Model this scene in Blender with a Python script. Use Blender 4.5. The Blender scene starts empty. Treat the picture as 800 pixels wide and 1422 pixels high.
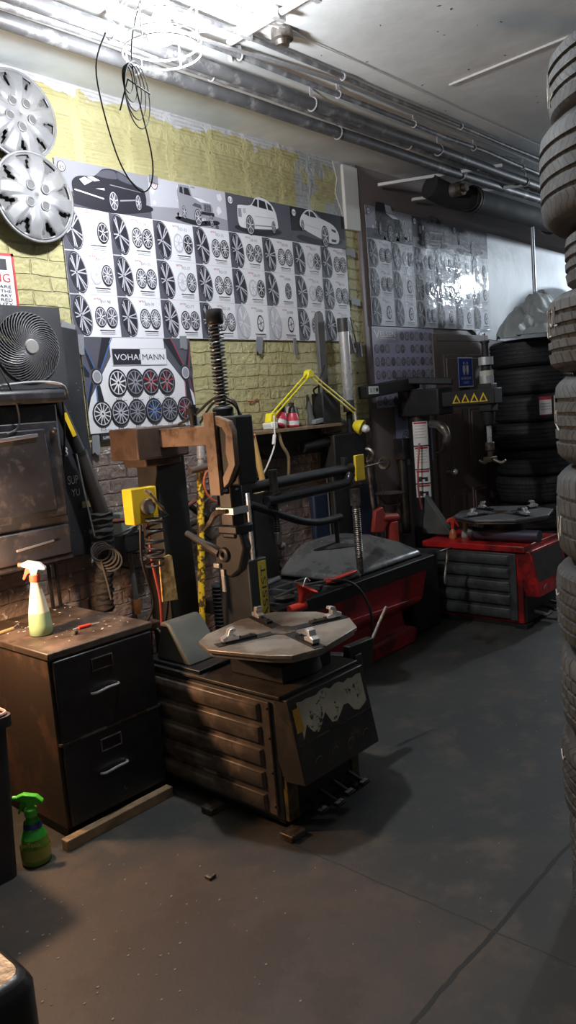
import bpy, bmesh, math, random
from math import sin, cos, pi, radians, atan2, sqrt
from mathutils import Vector, Matrix
from mathutils import noise as mnoise
random.seed(7)
SC = bpy.context.scene; COL = SC.collection
# ------------------------------------------------------------------ camera
H = 1.62
F = 1070.0
_r = Vector((1, -.082)).normalized(); _d = Vector((.082, 1)).normalized()
_v = Vector((985, -221)); _a = _v.dot(_r); _b = _v.dot(_d)
PITCH = math.atan(-_b / F); YAW = math.atan(_a / math.hypot(F, _b))
fw = Vector((cos(PITCH) * cos(YAW), cos(PITCH) * sin(YAW), -sin(PITCH)))
up = Vector((sin(PITCH) * cos(YAW), sin(PITCH) * sin(YAW), cos(PITCH)))
rt = Vector((sin(YAW), -cos(YAW), 0))
RI = rt * _r[0] - up * _d[0]; DI = rt * _r[1] - up * _d[1]
cd = bpy.data.cameras.new('camera'); cam = bpy.data.objects.new('camera', cd); COL.objects.link(cam)
cam.matrix_world = Matrix(((RI.x, -DI.x, -fw.x, 0), (RI.y, -DI.y, -fw.y, 0), (RI.z, -DI.z, -fw.z, H), (0, 0, 0, 1)))
cd.sensor_fit = 'VERTICAL'; cd.sensor_height = 36; cd.sensor_width = 36 * 800 / 1422
cd.lens = 36 * F / 1422; cd.clip_start = .05; cd.clip_end = 100
SC.camera = cam
# ------------------------------------------------------------------ light and exposure
w = bpy.data.worlds.new('world'); SC.world = w; w.use_nodes = True
w.node_tree.nodes['Background'].inputs[0].default_value = (.62, .65, .66, 1)
w.node_tree.nodes['Background'].inputs[1].default_value = .11
SC.view_settings.view_transform = 'Standard'; SC.view_settings.look = 'None'
SC.view_settings.exposure = 0; SC.view_settings.gamma = 1; SC.view_settings.use_curve_mapping = False
def light(name, loc, power, col, size):
    l = bpy.data.lights.new(name, 'POINT'); l.energy = power; l.color = col; l.shadow_soft_size = size
    o = bpy.data.objects.new(name, l); COL.objects.link(o); o.location = loc; return o
CAGE = (2.13, 2.44, 3.12)
light('ceiling_bulb_light', (CAGE[0], CAGE[1], CAGE[2] - .02), 108, (.93, .96, 1), .05)
light('far_bulb_light', (8.75, 1.95, 2.95), 150, (.80, .90, 1), .06)
light('work_lamp_light', (1.28, 2.92, 1.14), 50, (1, .60, .34), .03)
# ------------------------------------------------------------------ materials
MATS = {}
def mk(name, col, rough=.6, metal=0, var=0, scale=8, bump=0, bscale=40, dirt=None, damt=.4, dscale=3, coat=0, emit=0, trans=0, sharp=.12, ecol=None):
    if name in MATS: return MATS[name]
    m = bpy.data.materials.new(name); m.use_nodes = True; N = m.node_tree.nodes; L = m.node_tree.links
    b = N['Principled BSDF']; b.inputs['Roughness'].default_value = rough; b.inputs['Metallic'].default_value = metal
    c4 = (*col, 1); b.inputs['Base Color'].default_value = c4
    tc = N.new('ShaderNodeTexCoord')
    out = None
    if var:
        n = N.new('ShaderNodeTexNoise'); n.inputs['Scale'].default_value = scale; n.inputs['Detail'].default_value = 8
        L.new(tc.outputs['Object'], n.inputs['Vector'])
        r = N.new('ShaderNodeValToRGB'); r.color_ramp.elements[0].position = .3; r.color_ramp.elements[1].position = .7
        r.color_ramp.elements[0].color = (*[x * (1 - var) for x in col], 1); r.color_ramp.elements[1].color = (*[min(1, x * (1 + var)) for x in col], 1)
        L.new(n.outputs['Fac'], r.inputs[0]); out = r.outputs[0]
        rr = N.new('ShaderNodeMapRange'); rr.inputs[3].default_value = max(.05, rough - .12); rr.inputs[4].default_value = min(1, rough + .12)
        L.new(n.outputs['Fac'], rr.inputs[0]); L.new(rr.outputs[0], b.inputs['Roughness'])
    if dirt:
        n2 = N.new('ShaderNodeTexNoise'); n2.inputs['Scale'].default_value = dscale; n2.inputs['Detail'].default_value = 10; n2.inputs['Roughness'].default_value = .65
        L.new(tc.outputs['Object'], n2.inputs['Vector'])
        r2 = N.new('ShaderNodeValToRGB'); p = 1 - damt
        r2.color_ramp.elements[0].position = max(0, p - .1 - sharp / 2); r2.color_ramp.elements[1].position = max(.01, p - .1 + sharp / 2)
        L.new(n2.outputs['Fac'], r2.inputs[0])
        mx = N.new('ShaderNodeMix'); mx.data_type = 'RGBA'; L.new(r2.outputs[0], mx.inputs['Factor'])
        if out: L.new(out, mx.inputs['A'])
        else: mx.inputs['A'].default_value = c4
        mx.inputs['B'].default_value = (*dirt, 1); out = mx.outputs['Result']
    if out: L.new(out, b.inputs['Base Color'])
    if bump:
        n3 = N.new('ShaderNodeTexNoise'); n3.inputs['Scale'].default_value = bscale; n3.inputs['Detail'].default_value = 5
        L.new(tc.outputs['Object'], n3.inputs['Vector'])
        bp = N.new('ShaderNodeBump'); bp.inputs['Strength'].default_value = 1; bp.inputs['Distance'].default_value = bump
        L.new(n3.outputs['Fac'], bp.inputs['Height']); L.new(bp.outputs[0], b.inputs['Normal'])
    if coat: b.inputs['Coat Weight'].default_value = coat; b.inputs['Coat Roughness'].default_value = .08
    if trans: b.inputs['Transmission Weight'].default_value = trans
    if emit: b.inputs['Emission Color'].default_value = (*(ecol or col), 1); b.inputs['Emission Strength'].default_value = emit
    MATS[name] = m; return m
# ------------------------------------------------------------------ mesh builder
_tc = {}
def text_mesh(s):
    if s in _tc: return _tc[s]
    c = bpy.data.curves.new('t', 'FONT'); c.body = s; c.size = 1; c.align_x = 'LEFT'; c.resolution_u = 3
    o = bpy.data.objects.new('t', c); me = bpy.data.meshes.new_from_object(o)
    v = [(p.co.x, p.co.y) for p in me.vertices]; f = [tuple(p.vertices) for p in me.polygons]
    wd = max([p[0] for p in v] or [1]); bpy.data.objects.remove(o); bpy.data.curves.remove(c); bpy.data.meshes.remove(me)
    _tc[s] = (v, f, wd); return _tc[s]
def frame(axis):
    a = Vector(axis).normalized(); t = Vector((0, 0, 1)) if abs(a.z) < .9 else Vector((1, 0, 0))
    u = t.cross(a).normalized(); return u, a.cross(u).normalized(), a
class MB:
    def __init__(s): s.v = []; s.f = []; s.m = []; s.X = None
    def add(s, vs, fs, m=0):
        o = len(s.v)
        s.v += [(s.X @ Vector(p)) if s.X is not None else Vector(p) for p in vs]
        s.f += [tuple(i + o for i in f) for f in fs]; s.m += [m] * len(fs); return s
    def box(s, x0, x1, y0, y1, z0, z1, m=0):
        return s.add([(x, y, z) for z in (z0, z1) for y in (y0, y1) for x in (x0, x1)], [(0, 2, 3, 1), (4, 5, 7, 6), (0, 1, 5, 4), (2, 6, 7, 3), (0, 4, 6, 2), (1, 3, 7, 5)], m)
    def bar(s, p0, p1, wd, ht, m=0, upv=(0, 0, 1)):
        p0 = Vector(p0); p1 = Vector(p1); a = (p1 - p0).normalized(); u = Vector(upv)
        if abs(a.dot(u)) > .95: u = Vector((1, 0, 0))
        sd = a.cross(u).normalized() * wd / 2; uu = sd.cross(a).normalized() * ht / 2
        vs = [p + sx * sd + sz * uu for p in (p0, p1) for sz in (-1, 1) for sx in (-1, 1)]
        return s.add(vs, [(0, 2, 3, 1), (4, 5, 7, 6), (0, 1, 5, 4), (2, 6, 7, 3), (0, 4, 6, 2), (1, 3, 7, 5)], m)
    def prism(s, poly, ax, a, b, m=0):
        def P(p, c): return {'x': (c, p[0], p[1]), 'y': (p[0], c, p[1]), 'z': (p[0], p[1], c)}[ax]
        n = len(poly); vs = [P(p, a) for p in poly] + [P(p, b) for p in poly]
        fs = [tuple(range(n))[::-1], tuple(range(n, 2 * n))] + [(i, (i + 1) % n, n + (i + 1) % n, n + i) for i in range(n)]
        return s.add(vs, fs, m)
    def loft(s, rings, m=0, cap=True, closed=False):
        n = len(rings[0]); vs = [p for r in rings for p in r]; fs = []
        R = len(rings)
        for k in range(R if closed else R - 1):
            k2 = (k + 1) % R
            for i in range(n):
                j = (i + 1) % n; fs.append((k * n + i, k * n + j, k2 * n + j, k2 * n + i))
        if cap and not closed: fs += [tuple(range(n))[::-1], tuple(range((R - 1) * n, R * n))]
        return s.add(vs, fs, m)
    def cyl(s, p0, p1, r0, r1=None, n=20, m=0, cap=True):
        r1 = r0 if r1 is None else r1; p0 = Vector(p0); p1 = Vector(p1); u, v, a = frame(p1 - p0)
        return s.loft([[p + r * (cos(2 * pi * i / n) * u + sin(2 * pi * i / n) * v) for i in range(n)] for p, r in ((p0, r0), (p1, r1))], m, cap)
    def lathe(s, prof, c=(0, 0, 0), ax=(0, 0, 1), n=32, m=0, cap=True):
        u, v, a = frame(ax); c = Vector(c)
        return s.loft([[c + a * h + max(r, .0004) * (cos(2 * pi * i / n) * u + sin(2 * pi * i / n) * v) for i in range(n)] for r, h in prof], m, cap)
    def torus(s, c, R, r, ax=(0, 0, 1), n=32, k=8, m=0, a0=0, a1=2 * pi):
        full = abs(a1 - a0 - 2 * pi) < 1e-6; u, v, a = frame(ax); c = Vector(c); rings = []
        for i in range(n if full else n + 1):
            t = a0 + (a1 - a0) * i / n; e = cos(t) * u + sin(t) * v
            rings.append([c + e * (R + r * cos(2 * pi * j / k)) + a * r * sin(2 * pi * j / k) for j in range(k)])
        return s.loft(rings, m, True, full)
    def tube(s, pts, r, n=8, m=0, smooth=0, cap=True):
        P = [Vector(p) for p in pts]
        if smooth:
            Q = []
            for i in range(len(P) - 1):
                a = P[max(i - 1, 0)]; b = P[i]; c = P[i + 1]; d = P[min(i + 2, len(P) - 1)]
                for k in range(smooth):
                    t = k / smooth
                    Q.append(.5 * ((2 * b) + (c - a) * t + (2 * a - 5 * b + 4 * c - d) * t * t + (-a + 3 * b - 3 * c + d) * t ** 3))
            P = Q + [P[-1]]
        rs = r if isinstance(r, (list, tuple)) else [r] * len(P)
        if len(rs) != len(P): rs = [rs[min(int(i * len(rs) / len(P)), len(rs) - 1)] for i in range(len(P))]
        t = (P[1] - P[0]).normalized(); u, v, _ = frame(t); rings = []
        for i, p in enumerate(P):
            t2 = (P[min(i + 1, len(P) - 1)] - P[max(i - 1, 0)])
            if t2.length < 1e-9: t2 = t
            t2.normalize(); q = t.rotation_difference(t2); u = q @ u; v = q @ v; t = t2
            rings.append([p + rs[i] * (cos(2 * pi * j / n) * u + sin(2 * pi * j / n) * v) for j in range(n)])
        return s.loft(rings, m, cap)
    def sph(s, c, r, m=0, n=14, sc=(1, 1, 1)):
        rings = []
        for k in range(1, n):
            t = pi * k / n; rings.append([Vector(c) + Vector((r * sc[0] * sin(t) * cos(2 * pi * i / n), r * sc[1] * sin(t) * sin(2 * pi * i / n), -r * sc[2] * cos(t))) for i in range(n)])
        return s.loft(rings, m, True)
    def poly(s, pts, m=0): return s.add(pts, [tuple(range(len(pts)))], m)
    def text(s, st, org, size, xd=(1, 0, 0), yd=(0, 0, 1), m=0, width=None, align='L'):
        v, f, wd = text_mesh(st); sx = (width / wd) if width else size
        o = Vector(org); xd = Vector(xd); yd = Vector(yd)
        if align == 'C': o = o - xd * wd * sx / 2
        if align == 'R': o = o - xd * wd * sx
        return s.add([o + xd * p[0] * sx + yd * p[1] * size for p in v], f, m)
    def build(s, name, mats, parent=None, bevel=0, smooth=35, seg=2, **tags):
        me = bpy.data.meshes.new(name)
        off = Vector(parent.matrix_world_loc) if False else (WL(parent) if parent else None)
        org = off if off is not None else Vector((0, 0, 0))
        top = parent is None and tags.get('kind') != 'structure' and len(s.v) > 0
        if top:
            xs = [p[0] for p in s.v]; ys = [p[1] for p in s.v]; zs = [p[2] for p in s.v]
            org = Vector(((min(xs) + max(xs)) / 2, (min(ys) + max(ys)) / 2, min(zs)))
        me.from_pydata([tuple(Vector(p) - org) for p in s.v], [], s.f)
        for mm in (mats if isinstance(mats, (list, tuple)) else [mats]): me.materials.append(mm)
        for p, i in zip(me.polygons, s.m): p.material_index = i
        bm = bmesh.new(); bm.from_mesh(me); bmesh.ops.recalc_face_normals(bm, faces=bm.faces); bm.to_mesh(me); bm.free()
        if smooth:
            for p in me.polygons: p.use_smooth = True
            me.set_sharp_from_angle(angle=radians(smooth))
        o = bpy.data.objects.new(name, me); COL.objects.link(o)
        if parent: o.parent = parent
        elif top: o.location = org
        if bevel:
            b = o.modifiers.new('bevel', 'BEVEL'); b.width = bevel; b.segments = seg; b.limit_method = 'ANGLE'; b.angle_limit = radians(40); b.harden_normals = False
        for k, t in tags.items():
            if t: o[k] = t
        return o
def WL(o):
    v = Vector((0, 0, 0))
    while o: v = v + o.location; o = o.parent
    return v
def thing(name, label, cat, loc, group=None):
    o = bpy.data.objects.new(name, None); COL.objects.link(o); o.location = loc; o.empty_display_size = .05
    o['label'] = label; o['category'] = cat
    if group: o['group'] = group
    return o
def tag(o, label, cat, group=None):
    o['label'] = label; o['category'] = cat
    if group: o['group'] = group
    return o
S = dict(kind='structure')
# palette
black = mk('black_paint', (.012, .012, .013), .6, var=.4, bump=.0006)
blackm = mk('black_metal', (.016, .016, .018), .42, .2, var=.4, dirt=(.035, .028, .022), damt=.35, dscale=9)
plast = mk('black_plastic', (.018, .018, .02), .5, var=.3)
chrome = mk('chrome', (.66, .66, .67), .28, .62, var=.12)
steel = mk('worn_steel', (.30, .28, .26), .42, .8, var=.25, scale=14, dirt=(.10, .075, .055), damt=.42, dscale=7)
rust = mk('rusty_brown_paint', (.095, .06, .045), .6, .1, var=.35, dirt=(.05, .03, .02), damt=.4, dscale=8)
red = mk('red_paint', (.30, .012, .012), .35, var=.2, dirt=(.07, .01, .01), damt=.38, dscale=5)
redp = mk('red_plastic', (.62, .05, .03), .35)
orange = mk('orange_rubber', (.55, .13, .05), .5)
grey = mk('grey_rib_paint', (.065, .07, .068), .5, var=.3, dirt=(.03, .03, .028), damt=.4, dscale=8, bump=.0005)
yel = mk('yellow_paint', (.75, .50, .02), .45, var=.15)
yelw = mk('worn_yellow_paint', (.80, .58, .03), .5, dirt=(.09, .06, .02), damt=.40, dscale=30, sharp=.05)
white = mk('white_paint', (.75, .74, .72), .6)
whitep = mk('white_plastic', (.70, .70, .68), .35)
wood = mk('dirty_wood', (.24, .16, .09), .75, var=.35, scale=20, bump=.001)
tape = mk('grey_duct_tape', (.22, .23, .25), .5, var=.15)
paper = mk('poster_paper', (.78, .78, .82), .38)
ink = mk('black_ink', (.022, .022, .03), .45)
dgrey = mk('dark_grey_ink', (.09, .09, .115), .45)
mgrey = mk('mid_grey_ink', (.30, .30, .34), .45)
lgrey = mk('light_grey_ink', (.52, .52, .58), .45)
inkred = mk('red_ink', (.45, .04, .05), .45)
inkblue = mk('blue_ink', (.04, .16, .5), .45)
PM = [paper, ink, dgrey, mgrey, lgrey, inkred, inkblue]
rubber = mk('rubber', (.022, .022, .024), .7, bump=.0008, bscale=120)
# ------------------------------------------------------------------ setting
def wall_material():
    m = bpy.data.materials.new('painted_brick'); m.use_nodes = True; N = m.node_tree.nodes; L = m.node_tree.links; b = N['Principled BSDF']
    tc = N.new('ShaderNodeTexCoord'); sp = N.new('ShaderNodeSeparateXYZ'); L.new(tc.outputs['Object'], sp.inputs[0])
    nz = N.new('ShaderNodeTexNoise'); nz.inputs['Scale'].default_value = 5; nz.inputs['Detail'].default_value = 6; L.new(tc.outputs['Object'], nz.inputs['Vector'])
    def math_(op, a, c=None):
        q = N.new('ShaderNodeMath'); q.operation = op
        for i, x in enumerate((a, c)):
            if x is None: continue
            if isinstance(x, (int, float)): q.inputs[i].default_value = x
            else: L.new(x, q.inputs[i])
        return q.outputs[0]
    wob = math_('MULTIPLY', math_('SUBTRACT', nz.outputs['Fac'], .5), .045)
    cb = N.new('ShaderNodeCombineXYZ'); L.new(math_('ADD', sp.outputs['X'], wob), cb.inputs[0]); L.new(math_('ADD', sp.outputs['Z'], wob), cb.inputs[1])
    br = N.new('ShaderNodeTexBrick'); L.new(cb.outputs[0], br.inputs['Vector'])
    br.inputs['Scale'].default_value = 1; br.inputs['Brick Width'].default_value = .215; br.inputs['Row Height'].default_value = .074
    br.inputs['Mortar Size'].default_value = .006; br.inputs['Mortar Smooth'].default_value = .6
    br.inputs['Color1'].default_value = (1, 1, 1, 1); br.inputs['Color2'].default_value = (.86, .86, .86, 1); br.inputs['Mortar'].default_value = (.45, .45, .45, 1)
    # combed hollow tile above the posters
    hi = math_('GREATER_THAN', sp.outputs['Z'], 2.93)
    tile = N.new('ShaderNodeTexBrick'); L.new(cb.outputs[0], tile.inputs['Vector']); tile.offset = 0
    tile.inputs['Scale'].default_value = 1; tile.inputs['Brick Width'].default_value = .30; tile.inputs['Row Height'].default_value = .40
    tile.inputs['Mortar Size'].default_value = .035; tile.inputs['Mortar Smooth'].default_value = .3
    comb = math_('MULTIPLY', math_('SINE', math_('MULTIPLY', sp.outputs['Z'], 2 * pi / .021)), .5)
    inm = math_('SUBTRACT', 1, tile.outputs['Fac'])
    combh = math_('MULTIPLY', comb, inm)
    brh = math_('MULTIPLY', br.outputs['Fac'], -1)
    mh = N.new('ShaderNodeMix'); L.new(hi, mh.inputs['Factor']); L.new(brh, mh.inputs['A']); L.new(math_('MULTIPLY', combh, .6), mh.inputs['B'])
    n2 = N.new('ShaderNodeTexNoise'); n2.inputs['Scale'].default_value = 28; n2.inputs['Detail'].default_value = 8; L.new(tc.outputs['Object'], n2.inputs['Vector'])
    hh = math_('ADD', mh.outputs['Result'], math_('MULTIPLY', n2.outputs['Fac'], 1.9))
    bp = N.new('ShaderNodeBump'); bp.inputs['Strength'].default_value = 1; bp.inputs['Distance'].default_value = .009; L.new(hh, bp.inputs['Height']); L.new(bp.outputs[0], b.inputs['Normal'])
    # colours
    def ramp(src, p0, p1, c0=(0, 0, 0, 1), c1=(1, 1, 1, 1)):
        r = N.new('ShaderNodeValToRGB'); r.color_ramp.elements[0].position = p0; r.color_ramp.elements[1].position = p1
        r.color_ramp.elements[0].color = c0; r.color_ramp.elements[1].color = c1; L.new(src, r.inputs[0]); return r.outputs[0]
    def mix(f, a, c):
        x = N.new('ShaderNodeMix'); x.data_type = 'RGBA'; L.new(f, x.inputs['Factor'])
        for i, q in (('A', a), ('B', c)):
            if isinstance(q, tuple): x.inputs[i].default_value = (*q, 1)
            else: L.new(q, x.inputs[i])
        return x.outputs['Result']
    nb = N.new('ShaderNodeTexNoise'); nb.inputs['Scale'].default_value = 1.7; nb.inputs['Detail'].default_value = 9; L.new(tc.outputs['Object'], nb.inputs['Vector'])
    yc = mix(ramp(nb.outputs['Fac'], .35, .68), (.43, .385, .18), (.52, .48, .26))
    vor = N.new('ShaderNodeTexVoronoi'); vor.inputs['Scale'].default_value = 20; L.new(tc.outputs['Object'], vor.inputs['Vector'])
    n4 = N.new('ShaderNodeTexNoise'); n4.inputs['Scale'].default_value = 16; n4.inputs['Detail'].default_value = 9; L.new(tc.outputs['Object'], n4.inputs['Vector'])
    yc = mix(ramp(n4.outputs['Fac'], .70, .73), yc, (.12, .09, .06))
    bc = mix(ramp(nb.outputs['Fac'], .35, .65), (.19, .14, .12), (.26, .20, .17))
    chips = ramp(n2.outputs['Fac'], .65, .67)
    bc = mix(chips, bc, (.55, .52, .5))
    yb = math_('GREATER_THAN', math_('ADD', sp.outputs['Z'], math_('MULTIPLY', wob, .5)), 1.52)
    base = mix(yb, bc, yc)
    mul = N.new('ShaderNodeMix'); mul.data_type = 'RGBA'; mul.blend_type = 'MULTIPLY'; mul.inputs['Factor'].default_value = .22
    L.new(base, mul.inputs['A']); L.new(br.outputs['Color'], mul.inputs['B'])
    lowm = mix(hi, mul.outputs['Result'], base)
    # peeled whitewash along the ceiling and beside the pilaster
    pe = math_('ADD', math_('MULTIPLY', math_('SUBTRACT', sp.outputs['Z'], 3.2), 4.5), nz.outputs['Fac'])
    pk = math_('GREATER_THAN', math_('ADD', math_('SUBTRACT', pe, .86), math_('MULTIPLY', math_('SUBTRACT', n4.outputs['Fac'], .5), .5)), 0)
    c1 = mix(pk, lowm, (.55, .54, .55))
    px = math_('MULTIPLY', math_('GREATER_THAN', sp.outputs['X'], 4.05), math_('GREATER_THAN', sp.outputs['Z'], 2.93))
    pk2 = math_('MULTIPLY', px, math_('GREATER_THAN', math_('ADD', nz.outputs['Fac'], math_('MULTIPLY', n4.outputs['Fac'], .4)), .68))
    c2 = mix(pk2, c1, (.42, .43, .43))
    L.new(c2, b.inputs['Base Color']); b.inputs['Roughness'].default_value = .62
    return m
def floor_material():
    m = bpy.data.materials.new('worn_concrete_floor'); m.use_nodes = True; N = m.node_tree.nodes; L = m.node_tree.links; b = N['Principled BSDF']
    tc = N.new('ShaderNodeTexCoord'); sp = N.new('ShaderNodeSeparateXYZ'); L.new(tc.outputs['Object'], sp.inputs[0])
    def no(s, d=8, r=.6):
        n = N.new('ShaderNodeTexNoise'); n.inputs['Scale'].default_value = s; n.inputs['Detail'].default_value = d; n.inputs['Roughness'].default_value = r; L.new(tc.outputs['Object'], n.inputs['Vector']); return n.outputs['Fac']
    def ma(op, a, c=None):
        q = N.new('ShaderNodeMath'); q.operation = op
        for i, x in enumerate((a, c)):
            if x is None: continue
            if isinstance(x, (int, float)): q.inputs[i].default_value = x
            else: L.new(x, q.inputs[i])
        return q.outputs[0]
    def ramp(src, p0, p1):
        r = N.new('ShaderNodeValToRGB'); r.color_ramp.elements[0].position = p0; r.color_ramp.elements[1].position = p1; L.new(src, r.inputs[0]); return r.outputs[0]
    def mix(f, a, c):
        x = N.new('ShaderNodeMix'); x.data_type = 'RGBA'; L.new(f, x.inputs['Factor'])
        for i, q in (('A', a), ('B', c)):
            if isinstance(q, tuple): x.inputs[i].default_value = (*q, 1)
            else: L.new(q, x.inputs[i])
        return x.outputs['Result']
    n1 = no(1.3); n2 = no(5, 10, .65); n3 = no(60, 4)
    c = mix(ramp(n1, .35, .68), (.030, .032, .0315), (.045, .044, .041))
    c = mix(ramp(n2, .50, .66), c, (.075, .064, .052))
    c = mix(ramp(no(2.6, 9), .62, .70), c, (.020, .017, .015))
    ds = N.new('ShaderNodeVectorMath'); ds.operation = 'DISTANCE'; L.new(tc.outputs['Object'], ds.inputs[0]); ds.inputs[1].default_value = (1.35, 1.75, 0)
    st = ma('SUBTRACT', ma('ADD', n1, ma('MULTIPLY', n2, .8)), ma('MULTIPLY', ds.outputs['Value'], .75))
    c = mix(ma('MULTIPLY', ramp(st, .25, .75), .75), c, (.085, .052, .034))
    c = mix(ma('MULTIPLY', ramp(st, .62, .72), .6), c, (.030, .020, .015))
    c = mix(ramp(n3, .72, .76), c, (.16, .15, .13))
    wv = ma('MULTIPLY', ma('SUBTRACT', no(7, 4), .5), .03)
    def seam(coord, at, wd):
        return ma('LESS_THAN', ma('ABSOLUTE', ma('SUBTRACT', ma('ADD', coord, wv), at)), wd)
    s1 = seam(sp.outputs['Y'], 1.085, .008); s2 = seam(sp.outputs['X'], 1.94, .0035)
    c = mix(s1, c, (.010, .009, .008)); c = mix(ma('MULTIPLY', s2, ma('LESS_THAN', sp.outputs['Y'], 1.95)), c, (.022, .019, .016))
    L.new(c, b.inputs['Base Color'])
    h = ma('SUBTRACT', ma('MULTIPLY', n2, .6), ma('MAXIMUM', s1, ma('MULTIPLY', s2, .5)))
    bp = N.new('ShaderNodeBump'); bp.inputs['Strength'].default_value = .8; bp.inputs['Distance'].default_value = .006
    L.new(ma('ADD', h, ma('MULTIPLY', n3, .15)), bp.inputs['Height']); L.new(bp.outputs[0], b.inputs['Normal'])
    b.inputs['Roughness'].default_value = .62
    return m
WY = 3.45; CZ = 3.32
MB().box(-1.5, 11, -2.2, WY + .3, -.1, 0).build('floor', floor_material(), **S)
ceil_m = mk('stained_ceiling_paint', (.74, .77, .78), .65, var=.16, scale=1.2, dirt=(.50, .52, .52), damt=.36, dscale=1.1, sharp=.35, bump=.003, bscale=9)
MB().box(-1.5, 11, -2.2, WY + .3, CZ, CZ + .1).build('ceiling', ceil_m, **S)
MB().box(-1.5, 4.70, WY, WY + .2, 0, CZ).build('wall_back', wall_material(), **S)
brown = mk('brown_wall_paint', (.18, .14, .135), .45, var=.12, scale=3, bump=.002, bscale=8)
brown_wall = MB().box(4.70, 11, WY - .02, WY + .2, 0, CZ).build('wall_right', brown, **S)
MB().box(10.8, 11, -2.2, WY, 0, CZ).build('wall_far', brown, **S)
MB().box(4.545, 4.715, WY - .03, WY - .001, 2.86, CZ - .02).build('trim_1', mk('pilaster_white', (.62, .61, .58), .7, bump=.003, bscale=20), bevel=.006, **S)
MB().prism([(4.55, 2.92), (4.55, 3.3), (4.46, 3.31), (4.50, 3.2), (4.47, 3.1), (4.52, 3.0)], 'y', WY - .008, WY - .0005).build('trim_2', mk('peeling_plaster', (.45, .45, .43), .8, bump=.004, bscale=25), **S)
# white patch of paint on the brown wall
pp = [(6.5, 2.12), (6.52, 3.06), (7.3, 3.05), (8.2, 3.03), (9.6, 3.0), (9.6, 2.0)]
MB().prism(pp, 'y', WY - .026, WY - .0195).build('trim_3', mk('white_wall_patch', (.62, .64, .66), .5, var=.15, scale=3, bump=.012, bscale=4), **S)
# door in the brown wall
dm = mk('door_brown_paint', (.15, .115, .105), .4)
d = MB().box(5.64, 6.46, WY - .04, WY - .018, 0, 2.09)
for cx in (5.86, 6.24):
    for z0, z1 in ((1.62, 1.98), (.95, 1.52), (.2, .82)):
        d.box(cx - .13, cx + .13, WY - .048, WY - .039, z0, z1); d.box(cx - .10, cx + .10, WY - .056, WY - .047, z0 + .03, z1 - .03)
door = d.build('door_1', dm, bevel=.006, **S)
for i, (a, b_, c, e) in enumerate(((5.58, 5.64, 0, 2.15), (6.46, 6.52, 0, 2.15), (5.64, 6.46, 2.09, 2.15))):
    MB().box(a, b_, WY - .045, WY - .018, c, e).build('trim_%d' % (4 + i), dm, bevel=.004, **S)
dk = MB(); dk.cyl((5.70, WY - .04, 1.0), (5.70, WY - .09, 1.0), .012); dk.sph((5.70, WY - .11, 1.0), .028); dk.build('door_knob', chrome, door)
# ------------------------------------------------------------------ ceiling services
pipe_m = mk('dusty_pipe_grey', (.16, .16, .17), .5, .3, var=.3, dirt=(.35, .35, .36), damt=.35, dscale=10)
pipe_d = mk('dark_pipe', (.11, .11, .115), .5, .3, var=.3, dirt=(.3, .3, .3), damt=.3, dscale=9)
def pipe(y, z, r, x0, x1, mt, label, dy=0, dz=0, clips=0, flex=False):
    t = thing('ceiling_pipe', label, 'pipe', (x0, y, z), 'pipes along the ceiling')
    b = MB(); n = int((x1 - x0) / .5) + 1
    pts = [(x0 + (x1 - x0) * k / n, y + dy * k / n + (random.uniform(-.006, .006)), z + dz * k / n + random.uniform(-.004, .004)) for k in range(n + 1)]
    if flex:
        N_ = int((x1 - x0) / .014); pts = [(x0 + (x1 - x0) * k / N_, y + .04 * sin(k * .012) + .012 * sin(k * .05), z + .015 * sin(k * .031)) for k in range(N_ + 1)]
        b.tube(pts, [r if k % 2 else r * .8 for k in range(len(pts))], n=7)
    else: b.tube(pts, r, n=12)
    b.build('pipe_run', mt, t)
    for k in range(clips):
        x = x0 + (x1 - x0) * (k + .5) / clips; yy = y + dy * (k + .5) / clips; zz = z + dz * (k + .5) / clips
        c = MB(); c.torus((x, yy, zz), r + .004, .004, (1, 0, 0), n=16, k=6); c.box(x - .012, x + .012, yy - .003, yy + .003, zz + r, CZ); c.build('pipe_clip', chrome, t)
    return t
pipe(2.94, 3.235, .032, .2, 10.5, pipe_d, 'thick dark pipe on the ceiling running closest to the painted wall', clips=7)
pipe(2.84, 3.25, .020, .2, 10.5, pipe_m, 'thin grey pipe between the two thick dark ceiling pipes', clips=6)
pipe(2.75, 3.235, .030, .2, 10.5, pipe_d, 'second thick dark pipe in the middle of the ceiling bundle', clips=8)
pipe(2.64, 3.27, .014, .2, 10.5, pipe_m, 'grey ceiling conduit with hanging wire clips, below the flexible cable', clips=14)
pipe(2.57, 3.28, .010, .2, 10.5, mk('armoured_cable', (.45, .45, .46), .35, .6), 'wavy armoured flexible cable snaking over the ceiling pipes', flex=True)
pipe(2.52, 3.292, .012, .4, 7.6, pipe_m, 'outermost thin conduit of the ceiling bundle, farthest from the wall', clips=6)
pipe(2.40, 3.31, .004, 2.5, 9.5, white, 'thin white wire stapled across the ceiling beside the pipes')
t = thing('ceiling_duct', 'large black pipe with an elbow hanging below the ceiling at the far end', 'duct', (5.2, 2.95, 3.1))
b = MB(); b.tube([(5.15, 3.10, 3.16), (5.35, 3.04, 3.10), (5.55, 2.97, 3.08), (5.9, 2.95, 3.08), (10.5, 2.95, 3.08)], .085, n=20, smooth=4); b.build('duct_run', mk('matt_black_duct', (.02, .02, .021), .8, var=.3), t)
for x in (5.5, 6.9, 8.6):
    MB().torus((x, 2.955, 3.08), .09, .014, (1, 0, 0)).build('flange', blackm, t)
b = MB(); b.cyl((5.28, 3.02, 3.12), (5.28, 2.90, 3.12), .05); b.cyl((5.28, 2.90, 3.12), (5.28, 2.87, 3.12), .03); b.build('valve', steel, t)
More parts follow.
